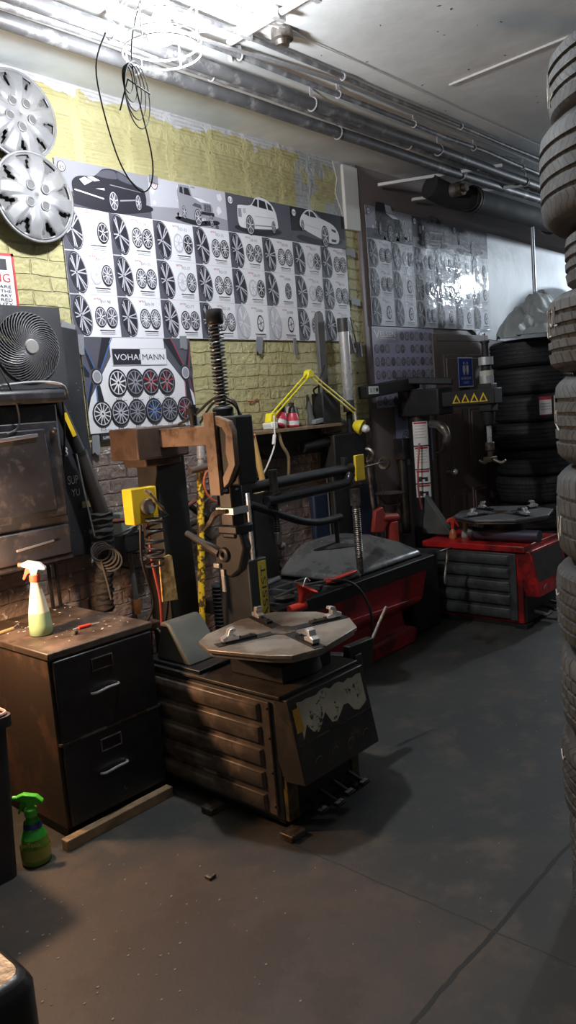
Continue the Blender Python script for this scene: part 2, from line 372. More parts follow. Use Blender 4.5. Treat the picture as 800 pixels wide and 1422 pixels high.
tag(MB().bar((4.9, 3.38, 3.20), (5.5, 2.7, 3.26), .03, .02).build('ceiling_bracket', white), 'pale metal strip slanting under the ceiling, left of the black duct', 'bracket')
tag(MB().bar((5.35, 3.38, 3.16), (6.1, 2.8, 3.24), .03, .02).build('ceiling_bracket', white), 'second pale metal strip under the ceiling, right beside the black duct', 'bracket')
tag(MB().cyl((6.52, 2.95, 3.0), (6.52, 2.95, 2.40), .016).build('drop_pipe', mk('galvanised', (.42, .43, .45), .35, .7)), 'grey vertical pipe dropping from the black duct to the tarp', 'pipe')
t = thing('ceiling_conduit', 'straight white conduit crossing the ceiling right of the caged lamp', 'conduit', (2.69, 2.65, 3.29))
b = MB(); b.tube([(2.80, 2.72, 3.29), (2.69, 2.62, 3.295), (2.66, 1.9, 3.295), (2.6, .9, 3.295)], .014, n=10); b.build('conduit_run', white, t)
for y in (2.5, 2.3, 2.1): MB().box(2.64, 2.71, y - .012, y + .012, 3.27, CZ).build('conduit_strap', chrome, t)
tag(MB().lathe([(.004, 3.25), (.03, 3.25), (.034, 3.27), (.05, 3.275), (.05, 3.32)], (2.83, 2.42, 0)).build('ceiling_sprinkler_plate', steel), 'small round metal plate on the ceiling beside the white conduit', 'fitting')
tag(MB().bar((4.02, 2.26, 3.316), (4.0, 1.4, 3.316), .012, .012).build('ceiling_seam', mk('seam_grey', (.5, .5, .5), .7), bevel=.002), 'long white seam strip on the ceiling near the tall tire stack', 'seam strip')
random.seed(21); b = MB()
for k in range(46):
    x = random.gauss(3.2, .9); y = random.gauss(1.7, .5); r = random.uniform(.003, .010); a = random.uniform(0, 3)
    b.prism([(x + r * cos(a), y + r * sin(a)), (x + .4 * r * cos(a + 1.6), y + .4 * r * sin(a + 1.6)), (x - r * cos(a), y - r * sin(a)), (x + .4 * r * cos(a - 1.6), y + .4 * r * sin(a - 1.6))], 'z', CZ - .002, CZ - .0002)
o = b.build('ceiling_flecks', mk('fleck_dark', (.06, .06, .06), .8)); tag(o, 'dark flecks of soot scattered over the pale ceiling', 'flecks'); o['kind'] = 'stuff'
# caged lamp
t = thing('caged_lamp', 'glowing bulb in a round white wire cage hanging from the ceiling', 'lamp', (CAGE[0], CAGE[1], CZ))
cx, cy, cz = CAGE
b = MB()
for R, z in ((.155, cz + .12), (.15, cz + .075), (.15, cz + .02), (.155, cz - .04), (.155, cz - .075)): b.torus((cx, cy, z), R, .0032, n=40)
for k in range(4):
    a = k * pi / 2 + .4; b.tube([(cx + .05 * cos(a), cy + .05 * sin(a), CZ - .03), (cx + .16 * cos(a), cy + .16 * sin(a), cz + .12), (cx + .158 * cos(a), cy + .158 * sin(a), cz - .077)], .003)
b.build('wire_cage', whitep, t)
MB().lathe([(.06, CZ), (.06, CZ - .04), (.03, CZ - .06), (.025, cz + .09)], (cx, cy, 0), cap=True).build('socket', whitep, t)
bu = MB().lathe([(.018, .09), (.022, .06), (.045, .03), (.055, .0), (.045, -.035), (.015, -.05)], (cx, cy, cz), n=24).build('bulb', mk('glowing_bulb', (1, 1, 1), .5, emit=60, ecol=(.95, .98, 1)), t)
bu.visible_shadow = True
for l in bpy.data.objects:
    if l.type == 'LIGHT' and l.name == 'ceiling_bulb_light': l.location = (cx, cy, cz - .11)
wdg = mk('wire_dark_grey', (.012, .012, .012), 1); wdg.node_tree.nodes['Principled BSDF'].inputs['Specular IOR Level'].default_value = .05
# coiled wires hanging under the cage
b = MB(); c0 = Vector((1.93, 2.42, 2.89))
for k in range(5):
    R = .045 + .017 * k; zc = c0.z - .012 * k
    b.torus((c0.x + .01 * k, c0.y, zc), R, .0024, (-.55, 1, .1), n=36, k=5)
b.tube([c0 + Vector((-.08, 0, .14)), c0 + Vector((-.14, 0, -.02)), c0 + Vector((-.08, 0, -.3)), c0 + Vector((.02, 0, -.40)), c0 + Vector((.08, 0, -.28)), c0 + Vector((.03, 0, .1)), (cx - .03, cy, cz + .2)], .0028, n=6, smooth=8)
b.tube([c0 + Vector((-.05, 0, -.12)), c0 + Vector((0, 0, 0)), c0 + Vector((.10, 0, -.03))], .003, n=6)
tag(b.build('hanging_wire_coil', wdg), 'loose black wire coil dangling beneath the caged bulb', 'wire')
b = MB(); b.tube([(cx + .1, cy, cz + .02), (2.45, 2.45, 3.22), (2.75, 2.38, 3.30), (3.0, 2.40, 3.312)], .004, n=6, smooth=8)
tag(b.build('extension_cord', whitep), 'white cord running from the lamp cage across the pipes', 'cord')
# ------------------------------------------------------------------ wall posters
class Sheet:
    def __init__(s, x0, z0, yb, curl=0): s.b = MB(); s.x0 = x0; s.z0 = z0; s.y = yb; s.curl = curl
    def P(s, u, v, k): return (s.x0 + u, s.y - k * .0007, s.z0 + v)
    def rect(s, u0, v0, u1, v1, m, k=1): s.b.poly([s.P(u0, v0, k), s.P(u1, v0, k), s.P(u1, v1, k), s.P(u0, v1, k)], m)
    def poly(s, pts, m, k=1): s.b.poly([s.P(u, v, k) for u, v in pts], m)
    def ell(s, u, v, a, b, m, k=1, n=24, th=0, a0=0, a1=2 * pi):
        pts = []
        for i in range(n):
            t = a0 + (a1 - a0) * i / n; x = a * cos(t); y = b * sin(t); pts.append((u + x * cos(th) - y * sin(th), v + x * sin(th) + y * cos(th)))
        s.poly(pts, m, k)
    def text(s, st, u, v, size, m, k=2, width=None, align='L'): s.b.text(st, s.P(u, v, k), size, m=m, width=width, align=align)
    def wheel(s, u, v, a, b, sp=10, th=0, k=1, spoke=4, rim=1, face=2, tyre=0, w=.10, tint=None):
        s.ell(u, v, a, b, rim, k, th=th); s.ell(u, v, a * .86, b * .86, spoke, k + 1, th=th); s.ell(u, v, a * .80, b * .80, face, k + 2, th=th)
        for i in range(sp):
            t = 2 * pi * i / sp + .2; pts = []
            for rr, dt in ((.12, -w), (.82, -w * .5), (.82, w * .5), (.12, w)):
                x = a * rr * cos(t) - a * dt * sin(t) * (.5 if rr < .5 else .8); y = b * rr * sin(t) + b * dt * cos(t) * (.5 if rr < .5 else .8)
                pts.append((u + x * cos(th) - y * sin(th), v + x * sin(th) + y * cos(th)))
            s.poly(pts, tint if (tint and i % 2 == 0) else spoke, k + 3)
        s.ell(u, v, a * .17, b * .17, spoke, k + 4, 12, th); s.ell(u, v, a * .10, b * .10, rim, k + 5, 10, th)
def smooth_poly(pts, n=4):
    out = []; N_ = len(pts)
    for i in range(N_):
        p = [Vector(pts[(i + k - 1) % N_]) for k in range(4)]
        for j in range(n):
            t = j / n; q = .5 * ((2 * p[1]) + (p[2] - p[0]) * t + (2 * p[0] - 5 * p[1] + 4 * p[2] - p[3]) * t * t + (-p[0] + 3 * p[1] - 3 * p[2] + p[3]) * t ** 3); out.append((q.x, q.y))
    return out
def big_wheel(s, u, v, a, b, n, rim, face, sp, th, k):
    s.ell(u, v, a, b, rim, k, 32, th); s.ell(u + a * .02, v, a * .93, b * .94, sp if rim == 3 else 4, k + 1, 32, th); s.ell(u - a * .01, v, a * .90, b * .92, face, k + 2, 32, th)
    hu = u - a * .22; 
    def E(t, f):
        x = a * f * cos(t); y = b * f * sin(t); return Vector((u + x * cos(th) - y * sin(th), v + x * sin(th) + y * cos(th)))
    h = Vector((hu, v))
    for i in range(n):
        t = 2 * pi * i / n + .35 * (n % 3)
        for dt in ((-.10, .10) if n < 9 else (0,)):
            e = E(t + dt * 1.3, .88); st = h + (e - h) * .14; pr = Vector((-(e - h).y, (e - h).x)).normalized() * .0028
            s.poly([tuple(st - pr), tuple(st + pr), tuple(e + pr * 1.1), tuple(e - pr * 1.1)], sp, k + 3)
    s.ell(hu, v, a * .14, b * .10, sp, k + 4, 12, th); s.ell(hu, v, a * .08, b * .055, rim, k + 5, 10, th)
def car(s, u, v, w, kind, body, dark, light):
    # three-quarter car silhouettes in print, u v = lower left of the car, w = length
    def q(pts): return [(u + x * w, v + y * w) for x, y in pts]
    def sp(pts, m, k): s.poly(smooth_poly(q(pts)), m, k)
    sp([(-.06, .02), (.5, -.035), (1.05, .05), (1.0, .12), (.5, .06), (.0, .09)], 1, 3)
    if kind == 'coupe':
        sp([(.0, .16), (.01, .25), (.10, .31), (.30, .34), (.42, .43), (.58, .45), (.74, .41), (.88, .32), (.98, .28), (1, .15), (.93, .07), (.62, .04), (.22, .01), (.04, .06)], body, 4)
        sp([(.33, .345), (.43, .42), (.58, .43), (.60, .35)], 2, 5); sp([(.63, .35), (.62, .43), (.74, .39), (.83, .32)], 2, 5)
        s.poly(q([(.10, .275), (.17, .31), (.27, .28), (.16, .22)]), light, 5); s.poly(q([(.20, .315), (.27, .33), (.37, .30), (.29, .28)]), light, 5)
        s.poly(q([(.02, .15), (.03, .165), (.40, .115), (.40, .10)]), light, 5); s.poly(q([(.62, .11), (.62, .125), (.84, .16), (.84, .145)]), 3, 5); s.poly(q([(.30, .205), (.42, .225), (.42, .20)]), light, 5); s.poly(q([(.50, .27), (.93, .25), (.93, .255), (.50, .28)]), 3, 5)
        wh = ((.53, .10, .065, .115), (.88, .13, .045, .095))
    elif kind == 'jeep':
        s.poly(q([(.02, .20), (.0, .56), (.05, .70), (.32, .71), (.40, .53), (.62, .50), (.86, .44), (.92, .36), (.92, .20), (.60, .12), (.18, .14)]), body, 4)
        s.poly(q([(.06, .55), (.08, .66), (.15, .66), (.15, .53)]), dark, 5); s.poly(q([(.18, .53), (.18, .66), (.30, .66), (.35, .52)]), dark, 5); s.poly(q([(.38, .53), (.34, .68), (.56, .67), (.62, .52)]), 4, 5)
        s.poly(q([(.36, .52), (.62, .50), (.86, .44), (.60, .43)]), 0, 5)
        for i in range(6): s.poly(q([(.68 + i * .033, .27), (.68 + i * .033, .41), (.70 + i * .033, .41), (.70 + i * .033, .27)]), dark, 5)
        s.poly(q([(.58, .20), (.60, .26), (.95, .26), (.95, .19)]), dark, 5); s.poly(q([(.36, .34), (.44, .40), (.60, .38), (.62, .30)]), 2, 5)
        wh = ((.50, .12, .10, .17), (.14, .18, .055, .13), (.86, .10, .05, .12))
    elif kind == 'suv':
        sp([(.0, .14), (.0, .38), (.05, .43), (.32, .46), (.46, .60), (.64, .62), (.84, .56), (.96, .42), (1, .22), (.95, .13), (.5, .08), (.10, .06)], body, 4)
        s.poly(q([(.36, .465), (.46, .58), (.51, .58), (.50, .45)]), dark, 5); s.poly(q([(.535, .45), (.545, .585), (.70, .57), (.74, .44)]), dark, 5); s.poly(q([(.77, .44), (.74, .56), (.84, .52), (.90, .43)]), dark, 5)
        s.poly(q([(.01, .23), (.01, .37), (.09, .38), (.09, .23)]), 3, 5); s.poly(q([(.13, .30), (.13, .38), (.20, .40), (.20, .31)]), 4, 5); s.poly(q([(.42, .28), (.92, .30), (.92, .31), (.42, .295)]), 4, 5); s.poly(q([(.40, .12), (.86, .15), (.86, .17), (.40, .14)]), 3, 5)
        wh = ((.28, .12, .105, .17), (.88, .15, .05, .11))
    else:
        sp([(.0, .24), (.02, .35), (.10, .44), (.20, .50), (.34, .50), (.48, .42), (.80, .35), (.94, .27), (1, .16), (.96, .05), (.78, .03), (.50, .08), (.10, .18)], body, 4)
        s.poly(q([(.12, .43), (.20, .48), (.24, .48), (.24, .40)]), dark, 5); s.poly(q([(.26, .40), (.27, .485), (.34, .48), (.43, .40)]), dark, 5); s.poly(q([(.46, .41), (.38, .485), (.40, .485), (.54, .40)]), 3, 5)
        s.poly(q([(.80, .27), (.92, .25), (.90, .21), (.80, .24)]), dark, 5); s.poly(q([(.78, .10), (.92, .10), (.90, .06), (.79, .06)]), dark, 5); s.poly(q([(.10, .26), (.50, .22), (.50, .23), (.10, .27)]), 4, 5)
        wh = ((.62, .12, .095, .18), (.06, .24, .035, .09))
    for a, b_, ra, rb in wh: s.wheel(u + a * w, v + b_ * w, ra * w, rb * w, 7, 0, 6, light, 1, 2)
def cell(s, u, v, w, h, name, n, pale=0, single=0, big=4):
    s.rect(u + .002, v + .002, u + w * .20, v + h - .004, 2 if not pale else 4, 2)
    big_wheel(s, u + w * .23, v + h * .5, w * .18, h * .485, (5, 7, 12, 6, 10, 5, 14)[(n + int(u * 37)) % 7] if not pale else 5, 1 if not pale else 3, 1 if not pale else 4, 0 if pale else 4, .16, 3)
    if single: s.wheel(u + w * .74, v + h * .48, w * .105, h * .24, 6, 0, 3, 4 if n % 2 else 2, 1, 0 if not n % 2 else 2)
    else:
        s.wheel(u + w * .60, v + h * .48, w * .125, h * .25, n, 0, 3, 4 if n % 3 == 1 else 0, 4 if n % 3 == 1 else 1, 0 if n % 3 == 1 else 2, w=.10)
        s.wheel(u + w * .83, v + h * .48, w * .125, h * .25, n, 0, 9, 0, 1, 1 if n % 2 else 2, w=.09)
    s.text(name, u + w * .62, v + h * .81, h * .11, 3, 3, width=w * .22)
    s.text('WTW', u + w * .48, v + h * .88, h * .07, 5, 3, width=w * .16)
    s.rect(u + w * .55, v + h * .155, u + w * .88, v + h * .175, 1, 3)
    for j in range(2): s.rect(u + w * .57, v + h * (.11 - .04 * j), u + w * .88, v + h * (.12 - .04 * j), 3, 3)
    s.rect(u, v, u + w, v + .0015, 4, 2); s.rect(u, v, u + .0015, v + h, 4, 2)
def catalogue(x0, wd, z0, ht, yb, hdr, kind, names, label, logo, bg, pale=(), single=(), mats=PM, grp='wheel catalogue posters taped over the yellow brick', cat='poster'):
    s = Sheet(x0, z0, yb)
    s.b.box(x0, x0 + wd, yb, yb + .0015, z0, z0 + ht, 0)
    hh = hdr
    s.rect(0, ht - hh, wd, ht, bg[0], 1)
    s.poly([(0, ht - hh), (wd, ht - hh), (wd, ht - hh * .72), (wd * .5, ht - hh * .6), (0, ht - hh * .7)], bg[1], 2)
    if kind == 'jeep':
        for i in range(26):
            a = random.uniform(0, wd * .96); c = random.uniform(ht - hh * .95, ht - .03); r = random.uniform(.008, .03)
            s.poly([(min(a + r * cos(k * 1.1 + i) * random.uniform(.6, 1), wd) if a + r < wd else wd - .01, min(max(c + r * sin(k * 1.1 + i), ht - hh), ht - .002)) for k in range(5)], random.choice((2, 3, 4, 0)), 3)
    car(s, wd * bg[2], ht - hh * .94, wd * bg[3], kind, bg[4], 1, 0)
    s.ell(.035, ht - .04, .024, .026, 1 if kind != 'truck' else 4, 6, 20); s.ell(.035, ht - .04, .020, .022, 0, 7, 20); s.text(logo, .035, ht - .052, .028, 5 if logo == 'RDR' else 1, 8, width=.03, align='C')
    ch = (ht - hh) / 3; k = 0
    for r in range(3):
        for c in range(2):
            cell(s, c * wd / 2, ht - hh - (r + 1) * ch, wd / 2, ch, names[k], (10, 12, 8, 14, 7, 11)[(k + len(label)) % 6], k in pale, k in single); k += 1
    o = s.b.build('wheel_poster', mats, smooth=0)
    return tag(o, label, cat, grp)
PY = WY - .012
X0 = 2.236; PW = .575; PZ = 2.078; PH = .866
catalogue(X0, PW, PZ, PH, PY, .225, 'coupe', ['BW-25', 'BW-56', 'BW-32', 'BW-33', 'BW-98', 'BW-99'], 'wheel catalogue poster headed by a dark striped coupe, leftmost on the yellow wall', 'B', (3, 2, .15, .80, 1))
catalogue(X0 + PW, PW, PZ, PH, PY - .0005, .225, 'jeep', ['RD-33', 'RD-35', 'RD-37', 'RD-23', 'RD-77', 'RD-28'], 'wheel catalogue poster headed by an off-road vehicle among rocks', 'RDR', (4, 3, .34, .50, 3))
catalogue(X0 + 2 * PW, PW, PZ, PH, PY, .225, 'suv', ['UE-03', 'UE-05', 'UE-77', 'UE-0A', 'UE-03SA', 'UE-03BB'], 'wheel catalogue poster headed by a white sport utility vehicle', 'U', (2, 2, .16, .62, 0), pale=(4, 5), single=(3, 4, 5))
catalogue(X0 + 3 * PW, PW, PZ, PH, PY - .0005, .225, 'sedan', ['RDV-7', 'RDV-8', 'RDV-55', 'RDV-56', 'RDV-6', 'RDV-74'], 'wheel catalogue poster headed by a white sedan, right end of the yellow wall', 'M', (1, 2, .16, .72, 0))
# glossy posters on the brown wall
def glossy(name, col):
    m = mk('glossy_' + name, col, .55, coat=.45, bump=.010, bscale=7); m.node_tree.nodes['Principled BSDF'].inputs['Coat Roughness'].default_value = .05; [m.node_tree.links.new(q.outputs[0], m.node_tree.nodes['Principled BSDF'].inputs['Coat Normal']) for q in m.node_tree.nodes if q.type == 'BUMP']; return m
GM = [glossy('paper', (.62, .64, .70)), glossy('ink', (.02, .02, .025)), glossy('dark', (.08, .08, .1)), glossy('mid', (.28, .29, .33)), glossy('light', (.45, .46, .52)), glossy('red', (.4, .04, .04)), glossy('blue', (.05, .1, .4))]
GY = WY - .034
gw = (6.60 - 4.77) / 3
for i, (kd, lab, bg, nm) in enumerate((('jeep', 'glossy wheel poster with a dark pickup header, left on the brown wall', (3, 2, .2, .6, 1), ['IK33', 'IK37', 'IK75', 'IK10', 'IK11', 'IK12']),
                                  ('suv', 'glossy wheel poster with a black truck header, middle one on the brown wall', (2, 3, .15, .65, 1), ['AXE-33', 'AXE-35', 'AXE-37', 'AXE-40', 'AXE-41', 'AXE-42']),
                                  ('sedan', 'glossy wheel poster hung in plastic, right end of the brown wall', (2, 3, .15, .65, 2), ['GX-1', 'GX-2', 'GX-3', 'GX-4', 'GX-5', 'GX-6']))):
    catalogue(4.77 + i * gw, gw, 2.195, .86, GY - .0004 * i, .23, kd, nm, lab, 'AWK', bg, single=((3, 4, 5), (5,), (0, 1, 2, 3, 4, 5))[i], mats=GM, grp='glossy wheel posters on the brown wall')
# torn loose corner of the plastic
tag(MB().prism([(6.22, 2.20), (6.58, 2.205), (6.40, 2.15), (6.36, 2.10), (6.30, 2.17)], 'y', GY - .01, GY - .008).build('loose_plastic_corner', mk('clear_wrinkled_plastic', (.6, .63, .68), .15, coat=1, bump=.02, bscale=20)), 'torn crumpled corner of clear plastic below the right glossy poster', 'plastic')
# VOHAI MANN banner
s = Sheet(2.262, 1.585, WY - .02); bw, bh = .725, .49
s.b.box(s.x0, s.x0 + bw, s.y, s.y + .0015, s.z0, s.z0 + bh, 0)
s.rect(0, 0, bw, bh, 0, 1)
s.poly([(0, bh), (bw * .24, bh), (bw * .24, bh * .8), (.0, bh * .30)], 2, 2); s.poly([(bw, bh), (bw * .74, bh), (bw * .74, bh * .8), (bw, bh * .36)], 2, 2)
for (cu, cv, tint, a, c) in ((.075, .29, 6, (-.9, 2.0), 0), (.672, .30, 5, (1.0, 4.0), 0)):
    for k in range(7):
        t_ = k * 2 * pi / 7 + .3
        e = Vector((cos(t_), sin(t_))); pr = Vector((-e.y, e.x))
        p0 = Vector((cu, cv)) + e * .045; p1 = Vector((cu, cv)) + e * .23
        pts = [p0 - pr * .010, p0 + pr * .010, p1 + pr * .03, p1 - pr * .03]
        pts = [(min(max(p.x, 0), bw), min(max(p.y, .0), bh)) for p in pts]
        mid = (p0 + p1) / 2
        edge = bh * (.30 + .5 * (mid.x / (bw * .24))) if cu < .3 else bh * (.36 + .44 * ((bw - mid.x) / (bw * .26)))
        if mid.y > edge or (cu < .3 and mid.x < .1) or (cu > .3 and mid.x > .66):
            s.poly(pts, 1, 4)
            q0 = p0 - pr * .012; q1 = p1 - pr * .032
            ln = [q0, q0 - pr * .005, q1 - pr * .006, q1]; s.poly([(min(max(p.x, 0), bw), min(max(p.y, 0), bh)) for p in ln], tint, 5)
    s.ell(cu, cv, .034, .042, 1, 5); s.ell(cu, cv, .028, .034, 4, 6); s.ell(cu, cv, .021, .026, 3, 7)
s.rect(.18, .345, .545, .435, 4, 6); s.rect(.184, .349, .365, .431, 1, 7); s.rect(.365, .349, .541, .431, 0, 7)
s.text('VOHAI', .196, .373, .045, 0, 9, width=.165); s.text('MANN', .372, .373, .045, 1, 9, width=.155)
for k in range(4): s.wheel(.20 + k * .108, .255, .060, .072, 10, 0, 8 + 6 * (k % 2), (0, 3, 3, 3)[k], 1, (1, 1, 1, 1)[k], w=.12, tint=(None, None, 5, 5)[k]); s.text('F55', .175 + k * .108, .155, .030, 1, 9, width=.04); s.rect(.222 + k * .108, .158, .245 + k * .108, .162, 3, 9)
for k in range(6): s.wheel(.082 + k * .112, .098, .060, .068, 12, 0, 8 + 6 * (k % 2), (0, 4, 3, 3, 3, 3)[k], 1, 1, w=.10, tint=(None, None, None, 6, None, 5)[k]); s.text('F15', .06 + k * .112, .008, .026, 1, 9, width=.035); s.rect(.10 + k * .112, .011, .13 + k * .112, .015, 3, 9)
tag(s.b.build('wheel_poster', PM, smooth=0), 'poster reading VOHAI MANN with ten wheels, below the yellow-wall catalogues', 'poster')
s = Sheet(2.262 + .06, 1.54, WY - .018); s.b.box(s.x0, s.x0 + .62, s.y, s.y + .001, s.z0, s.z0 + .045, 1)
s.rect(0, 0, .62, .045, 1, 1); s.text('SUPPER SPINNING FLOW FORMING', .012, .012, .022, 0, 3, width=.27); s.ell(.305, .022, .012, .014, 5, 3)
s.text('QUALITY WHEELS', .33, .012, .018, 0, 3, width=.2)
tag(s.b.build('poster_strip', PM, smooth=0), 'black strip reading SUPPER SPINNING FLOW FORMING under the wheel poster', 'poster strip')
# VELSEN poster
vp = [mk('velsen_lilac', (.38, .35, .50), .4), ink, dgrey, mgrey, lgrey, inkred, inkblue, paper]
s = Sheet(4.765, 1.585, WY - .028); vw, vh = .86, .605
s.b.box(s.x0, s.x0 + vw, s.y, s.y + .0015, s.z0, s.z0 + vh, 0)
s.rect(.01, vh - .115, .33, vh - .01, 3, 1); s.text('V', .02, vh - .085, .085, 7, 3, width=.075); s.text('ELSEN', .095, vh - .075, .058, 7, 3, width=.205); s.rect(.10, vh - .092, .30, vh - .088, 7, 3)
rows = [list(range(5, 12)), [0, 1, 2, 4, 5, 7, 8, 9, 10, 11], list(range(0, 12)), list(range(0, 12)), [0, 1, 2, 3, 4, 6, 7, 8, 9, 10], list(range(0, 8)), list(range(0, 8))]
for r, cs in enumerate(rows[:6]):
    v = vh - .065 - r * .098
    for c in cs:
        s.wheel(.045 + c * .069, v, .029, .033, 6, 0, 3, 5 if (r == 3 and c == 8) else (4 if c % 3 else 3), 1, 2 if c % 2 else 3, w=.1)
        s.rect(.028 + c * .069, v - .046, .06 + c * .069, v - .042, 4, 3)
tag(s.b.build('wheel_poster', vp, smooth=0), 'lilac poster reading VELSEN with rows of small wheels', 'poster')
s = Sheet(5.0, 1.12, WY - .026); s.b.box(5.0, 5.52, s.y, s.y + .0015, 1.12, 1.60, 0)
for r in range(2):
    for c in range(3): s.wheel(.13 + c * .13, .41 - r * .20, .05, .06, 8, 0, 3, 4, 1, 2)
tag(s.b.build('wheel_poster', [mk('faded_bluish_paper', (.33, .34, .50), .5)] + PM[1:], smooth=0), 'faded bluish poster below the lilac one, half hidden by the red tire changer', 'poster')
# duct tape strips
for (x, z, w_, h_, r_, lb) in ((X0 + .02, 2.04, .05, .10, .1, 'below the coupe poster'), (2.94, 2.055, .05, .075, .05, 'above the red wheel of the banner'), (3.22, 2.05, .045, .09, -.1, 'behind the tall coil spring'), (3.56, 2.045, .06, .10, .25, 'below the utility vehicle poster'), (3.90, 2.04, .03, .11, 0, 'just left of the sedan poster'), (4.20, 2.03, .035, .11, 0, 'below the middle of the sedan poster'), (4.58, 2.70, .10, .05, .1, 'at the top right corner of the sedan poster'), (4.60, 2.36, .10, .05, .05, 'at the right edge of the sedan poster'), (2.285, 1.53, .045, .10, .1, 'at the lower left of the ten-wheel banner'), (2.985, 1.60, .05, .06, .1, 'at the lower right of the ten-wheel banner'), (2.84, 2.93, .06, .04, .1, 'on the top edge between the coupe and rocks posters'), (2.20, 2.12, .08, .05, .3, 'beside the fan box corner')):
    b = MB(); b.X = Matrix.Translation((x, WY - .024, z)) @ Matrix.Rotation(r_, 4, 'Y'); n = 5
    b.prism([(-w_ / 2, -h_ / 2), (-w_ * .2, -h_ * .42), (w_ * .1, -h_ * .55), (w_ / 2, -h_ / 2), (w_ * .45, h_ / 2), (-w_ / 2, h_ * .45)], 'y', -.002, .002)
    tag(b.build('duct_tape_strip', tape), 'grey duct tape strip ' + lb, 'tape', 'duct tape holding the posters')
# warning sign
s = Sheet(1.52, 2.20, WY - .03); s.b.box(1.52, 1.945, s.y, s.y + .003, 2.20, 2.452, 0)
for a in ((0, 0, .425, .012), (0, .24, .425, .252), (0, 0, .012, .252), (.413, 0, .425, .252)): s.rect(*a, 5, 2)
s.rect(.2, .175, .385, .225, 1, 2); s.text('WARNING', .395, .12, .055, 5, 3, width=.29, align='R')
for k, tx in enumerate(('ARE', 'N THE', 'ARY', 'RED', 'ILITY')): s.text(tx, .395, .092 - k * .020, .020, 1, 3, align='R', width=(.06, .09, .06, .06, .08)[k])
tag(s.b.build('wall_sign', [mk('sign_white', (.8, .8, .82), .4)] + PM[1:], smooth=0), 'white sign with red border and red heading, above the fan box', 'sign')
# restroom sign on the door
sb = mk('sign_blue', (.03, .07, .35), .4)
s = Sheet(5.93, 1.70, WY - .062); s.b.box(5.93, 6.18, s.y, s.y + .004, 1.70, 1.955, 0)
s.rect(0, 0, .25, .255, 1, 1); s.rect(.01, .01, .24, .245, 0, 2)
for u in (.095, .155):
    s.ell(u, .205, .010, .012, 1, 3, 12); s.poly([(u - .018, .185), (u + .018, .185), (u + .022, .145), (u + .008, .105), (u - .008, .105), (u - .022, .145)], 1, 3)
s.rect(.1235, .105, .1265, .215, 1, 3); s.text('RESTROOMS', .125, .065, .030, 1, 3, width=.17, align='C'); s.text('UNISEX', .125, .03, .028, 1, 3, width=.10, align='C')
tag(s.b.build('restroom_sign', [sb, white], smooth=0), 'blue restroom sign with white figures on the brown door', 'sign')
# ------------------------------------------------------------------ hubcaps
silver = mk('silver_plastic', (.26, .26, .27), .42, .25, var=.12, dirt=(.26, .25, .23), damt=.3, dscale=7)
silver_in = mk('hubcap_recess', (.10, .10, .10), .6)
def hubcap(cx, cz, R, yf, label, nsp, rot, nh, rhole, kind):
    t = thing('hubcap', label, 'hubcap', (cx, WY, cz), 'hubcaps hung on the yellow wall')
    X = Matrix.Translation((cx, yf, cz)) @ Matrix.Rotation(pi / 2, 4, 'X')   # local z -> -y
    b = MB(); b.X = X
    # dish with window openings between spokes
    NA = nsp * 12; radii = [.0, .10, .20, .34, .48, .60, .72, .84, .92, 1.0]; hts = [.030, .030, .032, .034, .032, .028, .022, .014, .010, .0]
    vs = []; 
    for i, r in enumerate(radii):
        for k in range(NA):
            a = 2 * pi * k / NA + rot; ph = (k % 12) / 12
            dz = 0
            if .34 < r < .93: dz = .008 * (1 if 3 <= (k % 12) <= 9 else 0)
            vs.append((R * max(r, .002) * cos(a), R * max(r, .002) * sin(a), hts[i] + dz))
    fs = []
    for i in range(len(radii) - 1):
        for k in range(NA):
            kk = k % 12; k2 = (k + 1) % NA
            win = (i == 6 and kk in ((11, 0, 1, 2) if kind == 'broad' else (11, 0, 1))) or (i == 7 and kk in ((10, 11, 0, 1, 2, 3) if kind == 'broad' else (10, 11, 0, 1))) or (i == 5 and kk in ((0, 1) if kind == 'broad' else (11, 0)))
            if win: continue
            fs.append((i * NA + k, i * NA + k2, (i + 1) * NA + k2, (i + 1) * NA + k))
    b.add(vs, fs, 0); o = b.build('hubcap_face', [silver], t, smooth=50)
    sm = o.modifiers.new('s', 'SOLIDIFY'); sm.thickness = .005; sm.offset = -1
    b = MB(); b.X = X; b.torus((0, 0, .006), R * .985, R * .03, (0, 0, 1), n=56, k=10)
    if kind == 'broad': b.torus((0, 0, .010), R * .93, R * .012, (0, 0, 1), n=56, k=8)
    b.build('rim_ring', silver, t)
    b = MB(); b.X = X; b.lathe([(R * .97, -.02), (R * .95, -.004), (.002, -.004)], n=40); b.build('back_plate', silver_in, t)
    for k in range(nh):
        a = 2 * pi * k / nh + .45 + rot; c = (R * rhole * cos(a), R * rhole * sin(a))
        q = MB(); q.X = X; q.torus((c[0], c[1], .036), R * .10, R * .020, (0, 0, 1), n=20, k=8); q.build('lug_hole', silver, t)
        q = MB(); q.X = X; q.lathe([(.0005, .037), (R * .092, .0372)], (c[0], c[1], 0), n=16); q.build('lug_recess', silver_in, t)
hubcap(2.066, 2.713, .205, WY - .075, 'silver hubcap with wide spokes and raised double rim, lower of the two', 8, .2, 4, .27, 'broad')
hubcap(2.045, 3.085, .200, WY - .045, 'silver hubcap with narrow slots, upper of the two on the yellow wall', 9, .5, 5, .30, 'thin')
